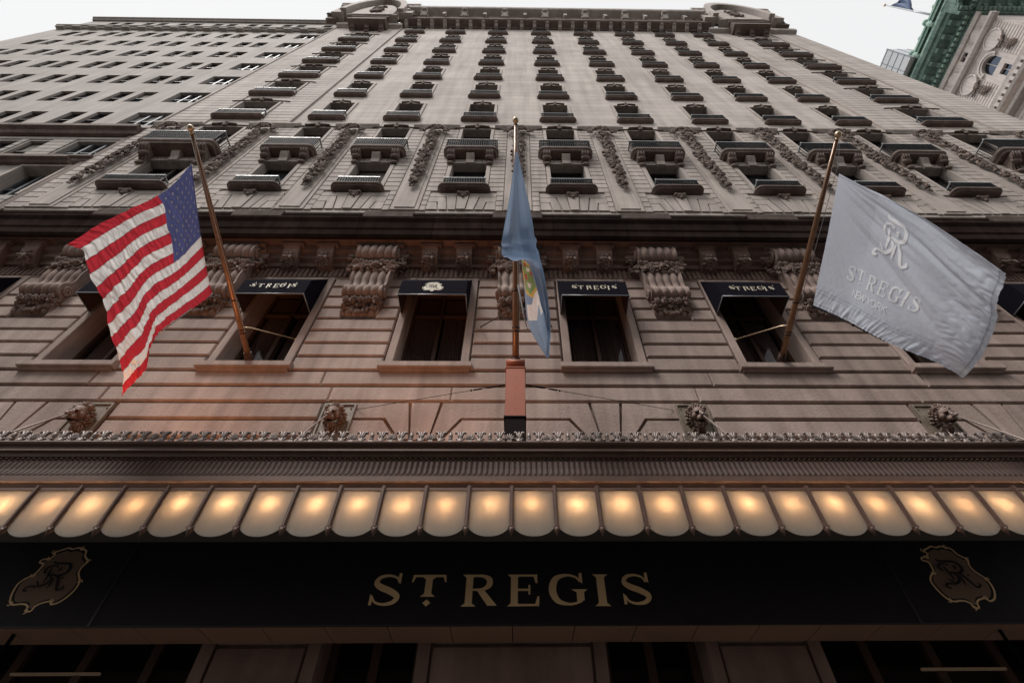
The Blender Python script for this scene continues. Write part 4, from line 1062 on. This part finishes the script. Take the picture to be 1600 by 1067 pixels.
f = sampler(rows, -.012); q = MB(); q.tube([f(0, k/20) for k in range(21)], .009, 6); part('header_tape', q, M['white'], usf)
q = MB(); q.tube([(-4.86, 4.555, 8.30), (-4.85, 4.40, 7.53), (-4.845, 4.30, 6.99)], .009, 6); q.blob((-4.855, 4.43, 7.70), .02, 1); part('spreader_rod', q, M['railtop'], usf)
# pale house flag
RG_TOP = [(4.93,2.81,9.079),(4.973,2.759,8.126),(5.015,2.712,7.28),(5.057,2.708,6.604),(5.1,2.711,6.023)]
RG_FLY = [(5.1,2.711,6.023),(5.17,2.879,6.048),(5.24,3.102,5.986),(5.31,3.339,5.93),(5.38,3.72,5.884),(5.45,4.156,5.949)]
RG_BOT = [(4.91,4.734,8.324),(5.018,4.495,7.537),(5.126,4.322,6.892),(5.234,4.179,6.408),(5.342,4.113,6.067),(5.45,4.156,5.949)]
RG_HOI = [(4.93,2.81,9.079),(4.923,3.642,8.73),(4.917,4.286,8.493),(4.91,4.734,8.324)]
rows = coons(RG_TOP, RG_BOT, RG_HOI, RG_FLY, 220, 150)
def wr2(s, t):
    e = min(1, s*3.5); a = math.atan2(t+.06, s+.25)        # folds fan out of the top hoist corner
    v = .045*e*math.sin(3*s+2*t)+e*.050*(1-2*abs(nz(a*5.2+1.3, s*1.1)))*min(1, s*1.3+.3)+.008*e*(1-2*abs(nz(a*13, s*2.5, 5)))
    v += .006*e*nz(a*24, s*6, 2)+.0015*nz(s*50, t*40, 4)
    v += .013*(1-2*abs(nz(s*34+t*12, t*7, 8)))*max(0, min(1, (t-.82)*8))+.016*e*(1-2*abs(nz(s*16, t*22, 6)))*max(0, s-.72)*3
    return v
rows = displace(rows, wr2)
rgf = thing('flag', 'pale blue-grey flag printed with a white monogram and lettering', 'flag', (4.93, 2.81, 9.1))
q = MB(); q.sm = True; q.grid(rows); part('cloth', q, M['grey'], rgf)
hm = MB()
for sg in (.004, -.004):
    fh = sampler(rows, sg)
    for t0_, s0_, s1_ in ((.86, 0, 1), (.885, 0, 1), (.012, 0, 1), (.975, 0, 1)):
        put(hm, [[(k/90, t0_), ((k+1)/90, t0_), ((k+1)/90, t0_+.004), (k/90, t0_+.004)] for k in range(90)], lambda x, y, l: fh(x, y), 0)
    put(hm, [[(.975, k/60), (.978, k/60), (.978, (k+1)/60), (.975, (k+1)/60)] for k in range(60)], lambda x, y, l: fh(x, y), 0)
part('hem_stitching', hm, cloth('grey_thread', (.46, .49, .56)), rgf)
f1, f2 = sampler(rows, .0045), sampler(rows, -.0045)
side = f1 if f1(.5, .5).x < f2(.5, .5).x else f2
q = MB()
def sub(quads, n=5):
    out = []
    for Q in quads:
        if len(Q) != 4: out.append(Q); continue
        a, b_, c_, d_ = [Vector(p) for p in Q]
        for i in range(n):
            for j in range(n):
                def pt(u, v): return tuple((a*(1-u)+b_*u)*(1-v)+(d_*(1-u)+c_*u)*v)
                out.append([pt(i/n, j/n), pt((i+1)/n, j/n), pt((i+1)/n, (j+1)/n), pt(i/n, (j+1)/n)])
    return out
for ch, a, b_ in WORD:
    x0 = .20+a/438*.47; w = (b_-a)/438*.47
    for k, Q in enumerate(GL[ch]): put(q, sub([Q], 4), lambda x, y, l: side(x0+x*w, .695-.115*y-.05*(x0+x*w-.2), .01*k), 0)
tt = [('N', .0), ('E', .115), ('W', .22), ('Y', .44), ('O', .56), ('R', .70), ('K', .825)]
for ch, u in tt:
    x0 = .27+u*.27; w = .033 if ch != 'W' else .042
    for k, Q in enumerate(sans(ch)): put(q, sub([Q], 2), lambda x, y, l: side(x0+x*w, .80-.058*y-.05*(x0-.2), 1.1+.01*k), 0)
part('lettering', q, M['greylet'], rgf); q = MB()
for k, Q in enumerate(mono_quads(1.0, 1.12, False)): put(q, sub([Q], 2), lambda x, y, l: side(.445+x*.54, .295-y*.84, .006*k+l), 0)
part('monogram', q, M['greylet'], rgf)
q = MB(); q.tube([(4.905, 4.745, 8.325), (5.018, 4.505, 7.53), (5.12, 4.33, 6.90)], .010, 6); q.blob((5.03, 4.48, 7.45), .022, 1); part('spreader_rod', q, M['iron'], rgf)
# blue state flag, wrapped over on itself
NY = [((-.014,2.72,9.612),(.017,2.7,9.496),(-.021,2.62,9.261)),((.012,2.926,8.549),(.148,2.836,8.339),(-.082,2.752,8.133)),((.033,3.132,7.949),(.234,2.973,7.592),(-.138,2.884,7.478)),((.043,3.338,7.875),(.275,3.109,7.397),(-.17,3.015,7.101)),((.053,3.544,7.793),(.314,3.245,7.193),(-.131,3.147,7.049)),((.063,3.75,7.824),(.348,3.382,7.106),(-.026,3.279,7.655)),((.092,3.956,7.772),(.381,3.518,6.972),(.105,3.411,7.718)),((.121,4.162,7.58),(.405,3.655,6.825),(.217,3.543,7.366)),((.15,4.368,7.39),(.419,3.791,6.627),(.299,3.675,7.102)),((.221,4.42,7.128),(.419,3.927,6.513),(.363,3.806,6.647)),((.396,4.42,6.7),(.403,4.064,6.387),(.389,3.938,6.362)),((.41,4.42,6.634),(.401,4.2,6.409),(.398,4.07,6.26))]
c0, c1, c2 = [cat([r_[k] for r_ in NY], 26) for k in range(3)]
rows = []; nb_ = 70
for a, b_, c_ in zip(c0, c1, c2):
    rows.append([a.lerp(b_, k/nb_) for k in range(nb_)]+[b_.lerp(c_, k/nb_) for k in range(nb_+1)])
for _ in range(4):                                         # round the fold
    for r_ in rows:
        for k in range(nb_-6, nb_+7): r_[k] = (r_[k-2]+r_[k]*2+r_[k+2])/4
rows = displace(rows, lambda s, t: .016*math.sin(s*22+t*4)*min(1, t*5)+.016*(1-2*abs(nz(s*9+t*2, t*2.2)))*min(1, t*5)+.005*(1-2*abs(nz(s*26, t*7, 3)))+.005*math.sin(t*85+s*9)*math.exp(-((t-.28)/.05)**2)*3)
nyf = thing('flag', 'blue flag with a coloured coat of arms folded over itself on the central flagpole', 'flag', (-.01, 2.7, 9.6))
ARMS = [([(.05, .38), (.30, .40), (.60, .45), (.86, .50), (.90, .57), (.70, .61), (.35, .62), (.12, .60), (.04, .50)], 1),
        ([(.10, .40), (.33, .42), (.52, .46), (.52, .56), (.3, .605), (.15, .58)], 2), ([(.56, .47), (.82, .51), (.87, .56), (.70, .60), (.60, .57)], 3),
        ([(.18, .41), (.28, .415), (.30, .44), (.2, .445)], 4), ([(.16, .49), (.27, .495), (.28, .53), (.17, .53)], 4), ([(.40, .47), (.5, .475), (.5, .50), (.42, .50)], 4),
        ([(.28, .445), (.42, .45), (.40, .475), (.28, .47)], 5), ([(.24, .54), (.38, .55), (.34, .575), (.24, .565)], 5),
        ([(.10, .655), (.30, .655), (.42, .60), (.58, .575), (.80, .62), (.95, .665), (.72, .705), (.60, .65), (.52, .67), (.42, .73), (.14, .73)], 5)]
def inside(P, x, y):
    r_ = False; n = len(P)
    for k in range(n):
        (x0, y0), (x1, y1) = P[k], P[(k+1) % n]
        if (y0 > y) != (y1 > y) and x < (x1-x0)*(y-y0)/(y1-y0)+x0: r_ = not r_
    return r_
nr = len(rows)-1
def armat(j, i):
    if i >= nb_: return 0
    m_ = 0
    for P, k in ARMS:
        if inside(P, (i+.5)/nb_, (j+.5)/nr): m_ = k
    return m_
q = MB(); q.sm = True; q.grid(rows, armat); part('cloth', q, [M['sblue'], M['yellow'], M['leaf'], M['orange'], M['pinkp'], M['wprint']], nyf)
q = MB(); q.tube([(.03, 4.0, 7.75), (.12, 4.36, 7.45), (.17, 4.40, 7.20)], .010, 6); q.tube([(.02, 3.55, 8.05), (.03, 4.0, 7.75)], .005, 5); q.blob((.165, 4.40, 7.22), .022, 1); part('spreader_rod', q, M['railtop'], nyf)
# ================================================================== COPPER BOX AND STAYS
box = thing('copper_pole_housing', 'tall riveted copper box on the marquee roof holding the central flagpole', 'pole housing', (0, 5.15, 5.34))
q = MB(); q.box(-.137, .137, 5.0, 5.32, 6.10, 7.06)
for k in range(16):
    for s in (-1, 1): q.blob((s*.14, 5.02, 6.14+k*.058), .008, 0)
for k in range(4): q.blob((0, 4.999, 6.25+k*.2), (.007, .004, .007), 0)
part('panel', q, M['copper'], box)
q = MB(); q.box(-.132, .132, 5.005, 5.315, 5.34, 6.09); q.box(-.15, .15, 4.99, 5.33, 6.085, 6.105); part('base', q, M['nearblack'], box)
q = MB(); q.tube([(-.14, 5.03, 7.18), (.14, 5.03, 7.18)], .065, 14); q.box(-.137, .137, 5.03, 5.34, 7.062, 7.24); q.box(-.15, .15, 4.99, 5.33, 7.055, 7.075); part('cap', q, M['copper'], box)
for s, ex in ((-1, 'side of the striped flag'), (1, 'side of the pale grey flag')):
    a = Vector((s*.14, 5.10, 6.80)); e = Vector((s*2.62, 6.12, 7.25)); d = e-a
    q = MB(); q.tube([a, e], .0045, 5)
    for k in range(3): q.blob(a+d*(.012+.012*k), (.022, .012, .012), 1)
    q.tube([a+d*.05, a+d*.075, a+d*.10, a+d*.125], [.006, .016, .016, .006], 6)
    q.tube([a+d*.14, a+d*.15, a+d*.19, a+d*.20], [.006, .013, .013, .006], 6); q.blob(a+d*.21, .016, 1)
    own('stay_wire', q, M['iron'], 'thin turnbuckled stay wire from the copper box towards the '+ex, 'stay wire', a)
# ================================================================== LION MASKS
def lion():
    b = MB(); R.seed(17)
    for ring, (rr0, y0, cnt, ln) in enumerate(((.175, -.02, 26, .06), (.155, -.06, 24, .06), (.13, -.11, 22, .05))):
        for k in range(cnt):                               # mane locks
            a = 2*math.pi*(k+.5*ring)/cnt+R.uniform(-.08, .08); rr = rr0*R.uniform(.92, 1.08)
            b.blob((rr*math.sin(a), y0, .0+rr*1.18*math.cos(a)), (.026, .036, ln), 1, Matrix.Rotation(a+R.uniform(-.3, .3), 3, 'Y') @ Matrix.Rotation(.45, 3, 'X'))
    b.blob((0, -.13, .05), (.125, .13, .135), 2)           # skull
    b.blob((0, -.25, -.015), (.078, .085, .06), 2)         # muzzle
    b.blob((0, -.325, .022), (.04, .03, .026), 1)          # nose
    b.blob((0, -.26, .055), (.036, .10, .036), 2)          # bridge
    for s in (-1, 1):
        b.blob((s*.042, -.30, -.03), (.042, .04, .036), 1); b.blob((s*.058, -.235, .10), (.048, .035, .018), 1, Matrix.Rotation(s*.25, 3, 'Y'))
        b.blob((s*.055, -.24, .068), (.018, .014, .013), 1); b.blob((s*.135, -.10, .16), (.042, .025, .045), 1); b.blob((s*.095, -.195, .015), (.05, .055, .055), 2)
    b.blob((0, -.235, -.115), (.055, .06, .028), 1); b.blob((0, -.15, -.15), (.08, .07, .06), 2)
    for k in range(10): b.blob((-.11+.024*k, -.12-R.random()*.06, -.20-R.random()*.04), (.018, .03, .06), 1)
    T_ = Matrix.Translation((0, -.03, -.02)) @ Matrix.Rotation(math.radians(36), 4, 'X') @ Matrix.Diagonal((.86, .92, .9, 1))
    me = b.mesh('lion_head', M['lionm']); me.transform(T_)
    out = [me]
    for nm_, c_, r_ in (('eye_shade', (-.056, -.252, .066), (.022, .014, .015)), ('eye_shade', (.056, -.252, .066), (.022, .014, .015)), ('mouth_shade', (0, -.285, -.075), (.05, .05, .022))):
        e = MB(); e.blob(c_, r_, 2); m2 = e.mesh(nm_, M['nearblack']); m2.transform(T_); out.append(m2)  # near-black blobs stand in for shade in the eye sockets and open jaw
    return out
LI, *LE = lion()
b = MB(); b.block(-.265, .265, 6.40, 7.37, 0, .03, .01); 
for a_ in ((-.265, -.235), (.235, .265)): b.box(a_[0], a_[1], -.052, -.028, 6.40, 7.37)
b.box(-.235, .235, -.052, -.028, 7.335, 7.37)
for s in (-1, 1): b.blob((s*.19, -.035, 7.27), .014, 1)
PL = b.mesh('plate', M['verd'])
b = MB(); b.blob((0, 0, 0), (.045, .05, .04), 1); b.tube([(0, 0, 0), (0, -.3, -.5), (0, -.62, -1.05), (0, -.85, -1.55)], .013, 8)
for k in range(3): b.blob((0, -.03-.035*k, -.03-.05*k), (.035, .03, .03), 1)
RD = b.mesh('tie_rod', M['crestm'])
LL = ['bronze lion mask beneath the tip of the striped flag', 'bronze lion mask between the striped flag and the copper box',
      'bronze lion mask between the copper box and the pale grey flag', 'bronze lion mask beneath the tip of the pale grey flag']
for x, l in zip(LION, LL):
    o = thing('lion_mask', l, 'lion mask', (x, W-.07, 7.06), 'lion masks holding the marquee tie rods')
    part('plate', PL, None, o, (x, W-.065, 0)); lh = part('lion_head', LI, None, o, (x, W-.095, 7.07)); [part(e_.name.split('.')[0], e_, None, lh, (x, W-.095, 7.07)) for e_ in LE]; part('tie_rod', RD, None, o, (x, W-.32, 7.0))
# uplighters that give the warm glow on the lower stone
for fx, lab, pw in ((-5.1, 'small bronze floodlight on the marquee roof beneath the striped flag', 80), (-1.5, 'small bronze floodlight on the marquee roof nearest the copper box', 60)):
    up = thing('floodlight', lab, 'floodlight', (fx, 4.80, 5.34), 'floodlights on the marquee roof')
    q = MB(); q.box(fx-.08, fx+.08, 4.72, 4.88, 5.335, 5.36); part('base', q, M['bronzed'], up)
    q = MB(); q.box(fx-.06, fx+.06, 4.77, 4.85, 5.36, 5.42); part('housing', q, M['bronzed'], up)
    ld = bpy.data.lights.new('flood_lamp', 'SPOT'); ld.energy = pw; ld.color = (1, .40, .15); ld.spot_size = math.radians(160); ld.spot_blend = 1; ld.shadow_soft_size = .5
    lo = bpy.data.objects.new('flood_lamp', ld); COL.objects.link(lo); lo.parent = up; lo.location = (0, .02, .14)
    lo.rotation_euler = (math.radians(180-6), 0, 0)
# ================================================================== CORNER TOWER ACROSS THE AVENUE
TX = 45.0
tower = thing('corner_tower', 'ornate pale stone building with roundels and a deep green copper cornice', 'building', (TX+8, 14, 0))
RT = Matrix.Translation((TX, 0, 0)) @ Matrix.Rotation(-math.pi/2, 4, 'Z')      # local x = -Y, local -y faces the avenue
RF = Matrix.Translation((0, 5.9, 0))
def tpart(name, mb, mats, parent=tower, m=RT):
    me = mb.mesh(name, mats); me.transform(m); return link(name, me, parent, (0, 0, 0))
bays = [-9.4-7.9*k for k in range(4)]
holes = []
for b_ in bays: holes += [(b_-.42, b_+.42, 57.75, 58.75), (b_-.45, b_+.45, 51.95, 53.3), (b_-.78, b_+.78, 53.95, 55.6), (b_-.6, b_+.6, 46.5, 49.5), (b_-.6, b_+.6, 42, 44.5)]
mb = MB(); wall_grid(mb, -38, -5.9, 0, 60, 0, holes)
for b_ in bays:                                            # arch spandrels over the round-headed windows
    for s in (-1, 1):
        P = [(b_+s*.78, 55.6), (b_+s*.78, 54.75)]+[(b_+s*.78*math.cos(t), 54.8+.78*math.sin(t)) for t in [math.pi/2*k/8 for k in range(9)]]
        mb.prism(P if s < 0 else P[::-1], .002, .25)
courses(mb, -38, -6.0, 51.9, 57.0, .34, .05, 0, .06, [(b_-1.25, b_+1.25, 51, 56.4) for b_ in bays]+[(b_+d-.25, b_+d+.25, 51, 57) for b_ in bays for d in (-1.5-.6, 0) if False], blk=50, c=.02, tv=.04)
courses(mb, -38, -6.0, 20, 51, .45, .05, 0, .06, [(b_-.9, b_+.9, 20, 51) for b_ in bays], blk=50, c=.02, tv=.04)
for b_ in bays:
    for k in range(20):                                    # archivolt
        t0, t1 = math.pi*k/20, math.pi*(k+1)/20
        for r0, r1, d in ((.80, 1.0, .12), (1.0, 1.15, .2)):
            mb.prism([(b_+r0*math.cos(t0), 54.8+r0*math.sin(t0)), (b_+r1*math.cos(t0), 54.8+r1*math.sin(t0)), (b_+r1*math.cos(t1), 54.8+r1*math.sin(t1)), (b_+r0*math.cos(t1), 54.8+r0*math.sin(t1))], -d, 0)
tpart('wall', mb, M['tower'])
mb = MB()
mb.xprof([(0, 56.9), (-.35, 56.95), (-.55, 57.15), (-.6, 57.4), (0, 57.5)][::-1], -38, -5.35); mb.xprof([(0, 51.2), (-.5, 51.25), (-.6, 51.7), (0, 51.8)][::-1], -38, -5.4)
mb.xprof([(0, 59.0), (-.2, 59.0), (-.35, 59.4), (0, 59.5)][::-1], -38, -5.6)
for z in (50.3, 49.2): mb.xprof([(0, z), (-.7, z+.05), (-.8, z+.3), (0, z+.4)][::-1], -38, -5.3)
for k in range(60): mb.cbox(-5.9-k*.55, -.45, 50.85, .28, .5, .7)
tpart('belt_course', mb, M['tower'])
for b_ in bays:
    for (x0, x1, z0, z1) in [(b_-.42, b_+.42, 57.75, 58.75), (b_-.45, b_+.45, 51.95, 53.3), (b_-.78, b_+.78, 53.95, 55.6), (b_-.6, b_+.6, 46.5, 49.5), (b_-.6, b_+.6, 42, 44.5)]:
        q = MB(); q.add([(x0, 0, z0), (x0, .3, z0), (x0, .3, z1), (x0, 0, z1)], [(0, 1, 2, 3)]); q.add([(x1, 0, z0), (x1, .3, z0), (x1, .3, z1), (x1, 0, z1)], [(3, 2, 1, 0)]); q.add([(x0, 0, z1), (x0, .3, z1), (x1, .3, z1), (x1, 0, z1)], [(0, 1, 2, 3)])
        q.box((x0+x1)/2-.03, (x0+x1)/2+.03, .2, .26, z0, z1); o = tpart('window', q, M['tower'])
        q = MB(); q.box(x0, x1, .26, .28, z0, z1); me = q.mesh('pane', M['skyglass'] if 'skyglass' in M else M.setdefault('skyglass', plain('sky_reflecting_glass', (.10, .12, .16), rough=.04, metal=.9, var=.1, vs=.5))); me.transform(RT); link('pane', me, o, (0, 0, 0))
    R.seed(int(-b_*10))
    for dx in (-1.98, 1.95):
        cx = b_+dx
        q = MB(); n = 28; q.prism([(cx+.85*math.cos(2*math.pi*k/n), 55.9+.85*math.sin(2*math.pi*k/n)) for k in range(n)], -.16, 0)
        q.tube([(cx+.88*math.cos(2*math.pi*k/n), -.16, 55.9+.88*math.sin(2*math.pi*k/n)) for k in range(n+1)], .09, 6); tpart('roundel', q, M['tower'])
        q = MB()
        for k in range(12): leafy(q, (cx+R.uniform(-.7, .7), -.2, 54.85+R.uniform(-.15, .25)), .22)
        for k in range(4): q.cbox(cx-.3+k*.2, -.12, 54.2, .08, .14, .7)
        for k in range(7): rosette(q, (cx+R.uniform(-.3, .3), -.2, 53.5+R.uniform(-.3, .3)), .25)
        tpart('carved_drop', q, M['carve'])
        q = MB(); q.prism([(cx+.5*math.cos(2*math.pi*k/n), 58.2+.62*math.sin(2*math.pi*k/n)) for k in range(n)], -.14, 0)
        q.tube([(cx+.55*math.cos(2*math.pi*k/n), -.1, 58.2+.68*math.sin(2*math.pi*k/n)) for k in range(n+1)], .06, 5)
        for s in (-1, 1): q.cbox(cx+s*.85, -.06, 58.2, .08, .12, 1.3)
        tpart('oval_panel', q, M['tower'])
mb = MB()                                                   # end face turned towards the side street
wall_grid(mb, TX, TX+26, 0, 60, 0, []); courses(mb, TX, TX+26, 20, 57, .4, .05, 0, .06, [], blk=50, c=.02, tv=.04); tpart('end_wall', mb, M['tower'], m=RF)
def eave(x0, x1, m, nm='cornice'):
    q = MB(); q.xprof([(0, 59.5), (-.25, 59.5), (-.3, 59.9), (-.6, 60.0), (-.65, 60.5), (-1.55, 61.0), (-1.6, 61.4), (-1.8, 61.5), (-1.9, 62.0), (0, 62.2)][::-1], x0, x1)
    return tpart(nm, q, M['green'], m=m)
cor = eave(-38, -4.05, RT); cor2 = eave(TX-1.85, TX+26, RF)
for par, m, x0, x1 in ((cor, RT, -38, -4.2), (cor2, RF, TX-1.6, TX+26)):
    q = MB(); x = x1 if par is cor else x0; sg = -1 if par is cor else 1
    for k in range(int(abs(x1-x0)/.48)): q.cbox(x+sg*k*.48, -.52, 59.95, .26, .34, .3)
    q.box(min(x, x+sg*abs(x1-x0)), max(x, x+sg*abs(x1-x0)), -.42, -.36, 59.9, 60.05)
    me = q.mesh('dentils', M['greenl']); me.transform(m); link('dentils', me, par, (0, 0, 0))
    q = MB()
    for k in range(int(abs(x1-x0)/1.25)):
        xx = x+sg*k*1.25; q.xprof([(-.55, 60.05), (-.6, 60.55), (-1.5, 61.0), (-1.4, 60.6), (-.95, 60.4), (-.75, 60.1)], xx-.22, xx+.22)
    q.box(min(x, x+sg*abs(x1-x0)), max(x, x+sg*abs(x1-x0)), -.64, -.58, 60.05, 60.2)
    me = q.mesh('eave_brackets', M['green']); me.transform(m); link('eave_brackets', me, par, (0, 0, 0))
    q = MB(); q.box(x0, x1, -1.85, -1.6, 62.0, 62.35); q.box(x0, x1, -1.6, -1.4, 62.3, 63.6); q.box(x0, x1, -1.75, -1.35, 63.5, 63.75)
    for k in range(int(abs(x1-x0)/2.9)+1):
        xx = x+sg*k*2.9; q.blob((xx, -1.8, 62.9), (.3, .28, .7), 1); q.blob((xx, -1.7, 63.9), (.32, .28, .38), 1); q.blob((xx+sg*1.45, -1.55, 63.9), (.25, .15, .3), 1)
    me = q.mesh('cresting', M['greenl']); me.transform(m); link('cresting', me, par, (0, 0, 0))
mb = MB(); mb.add([(TX-2, 3.7, 62.6), (TX+26, 3.7, 62.6), (TX+26, 38, 62.6), (TX-2, 38, 62.6)], [(0, 1, 2, 3)]); tpart('roof', mb, M['green'], m=Matrix.Identity(4))
q = MB(); q.box(TX-2.5, TX+4, 10.1, 20, 62.7, 67.3)
gr = tpart('roof_greenhouse', q, M['farglass'], m=Matrix.Identity(4))
q = MB()
for k in range(8): q.box(TX-2.54, TX-2.5, 10.1+k*1.4, 10.16+k*1.4, 62.7, 67.3)
for z in (63.8, 64.9, 66.0, 67.1): q.box(TX-2.54, TX-2.5, 10.1, 20, z, z+.06)
for k in range(6): q.box(TX-2.5+k*1.2, TX-2.44+k*1.2, 10.06, 10.1, 62.7, 67.3)
link('glazing_bars', q.mesh('glazing_bars', M['sashlight']), gr, (0, 0, 0))
ro = thing('roof_flagpole', 'thin pale flagpole standing on the green-corniced roof', 'flagpole', (TX, 6.6, 62.6))
q = MB(); q.tube([(TX, 6.6, 62.6), (TX, 6.6, 74.8)], [.13, .07], 8); part('shaft', q, M['railtop'], ro); q = MB(); q.blob((TX, 6.6, 75.0), .16, 2); part('ball_finial', q, M['gilt'], ro)
rows = []
for j in range(30):
    t = j/29; wv = 1.25*math.sin(math.pi*min(1, t*1.05+.02))**.8*(1-.25*t)+.1
    rows.append([Vector((TX+.05, 6.55-wv*(k/16), 74.2-5.2*t-1.5*(k/16)*(1-t)+.8*(k/16)*t)) for k in range(17)])
rows = displace(rows, lambda s, t: .16*math.sin(s*14+t*3))
q = MB(); q.sm = True; q.grid(rows)
fo = thing('flag', 'small limp blue-grey flag on the roof of the green-corniced building', 'flag', (TX, 6.6, 74)); part('cloth', q, cloth('faded_blue_flag', (.20, .25, .38), trans=.15), fo)
# ================================================================== STREET AND BUILDING OPPOSITE
q = MB(); q.add([(-400, -400, -.02), (400, -400, -.02), (400, 400, -.02), (-400, 400, -.02)], [(0, 1, 2, 3)]); tag(link('ground', q.mesh('ground', M['paving'])), kind='structure')
q = MB(); q.box(-200, 24, .9, 8, -.01, .004); q.box(-200, 24, .75, .9, -.13, .006); tag(link('pavement', q.mesh('pavement', M['paving'])), kind='structure')
q = MB(); q.add([(-200, -11, -.012), (200, -11, -.012), (200, .75, -.012), (-200, .75, -.012)], [(0, 1, 2, 3)]); tag(link('road', q.mesh('road', M['asphalt'])), kind='structure')
op = thing('opposite_building', 'plain stone office block across the street behind the viewer', 'building', (0, -16, 0))
q = MB(); hs = [(x, x+1.4, z, z+2.2) for x in range(-46, 22, 4) for z in range(3, 23, 4)]
wall_grid(q, -50, 24, 0, 25, 0, hs); me = q.mesh('wall', M['upw']); me.transform(Matrix.Translation((0, -19, 0)) @ Matrix.Rotation(math.pi, 4, 'Z')); link('wall', me, op)
q = MB(); q.box(-24, 50, -19.5, -19.3, 0, 25); q.box(-24, 50, -30, -29.8, 0, 25); q.box(-24, 50, -30, -19.3, 24.9, 25)
link('windows', q.mesh('windows', M['pane']), op)
# ================================================================== SKY, SUN, CAMERA
w = bpy.data.worlds.new('World'); S.world = w; w.use_nodes = True; nt = w.node_tree; nt.nodes.clear()
EL, AZ = math.radians(58), math.radians(221)
sky = N(nt, 'ShaderNodeTexSky', sky_type='NISHITA'); sky.sun_disc = False; sky.sun_elevation = EL; sky.sun_rotation = AZ; sky.dust_density = 4; sky.air_density = 1.2
hsv = N(nt, 'ShaderNodeHueSaturation'); hsv.inputs['Saturation'].default_value = .08
bg = N(nt, 'ShaderNodeBackground'); bg.inputs[1].default_value = .122; wo = N(nt, 'ShaderNodeOutputWorld')
nt.links.new(sky.outputs[0], hsv.inputs['Color']); ov = N(nt, 'ShaderNodeMix', data_type='RGBA'); ov.inputs[0].default_value = .94; ov.inputs[7].default_value = (3.62, 3.63, 3.66, 1)
nt.links.new(hsv.outputs[0], ov.inputs[6]); nt.links.new(ov.outputs[2], bg.inputs[0]); nt.links.new(bg.outputs[0], wo.inputs[0])
sl = bpy.data.lights.new('sun', 'SUN'); sl.energy = 1.5; sl.angle = math.radians(20); sl.color = (1, .96, .92); so = bpy.data.objects.new('sun', sl); COL.objects.link(so)
sd = Vector((math.sin(AZ)*math.cos(EL), math.cos(AZ)*math.cos(EL), math.sin(EL)))
so.rotation_euler = sd.to_track_quat('Z', 'Y').to_euler()
cam = bpy.data.cameras.new('camera'); co = bpy.data.objects.new('camera', cam); COL.objects.link(co); S.camera = co
cam.sensor_width = 36; cam.sensor_fit = 'HORIZONTAL'; cam.lens = 36*780/1600; cam.shift_x = -22.1/1600; cam.clip_end = 1500; cam.clip_start = .05
co.matrix_world = Matrix(((0.9998765568975357, -0.004353897557358401, -0.015096838834303721, .043), (-0.01296140872679763, -0.7716634072669757, -0.6358990389746935, 0), (-0.008881038821320741, 0.6360162179230824, -0.77162458338772, 1.6), (0, 0, 0, 1)))
S.view_settings.view_transform = 'Standard'; S.view_settings.look = 'None'; S.view_settings.exposure = 1.02; S.view_settings.gamma = 1
S.cycles.max_bounces = 6; S.cycles.diffuse_bounces = 4; S.cycles.glossy_bounces = 3; S.cycles.transparent_max_bounces = 8; S.cycles.caustics_reflective = False; S.cycles.caustics_refractive = False
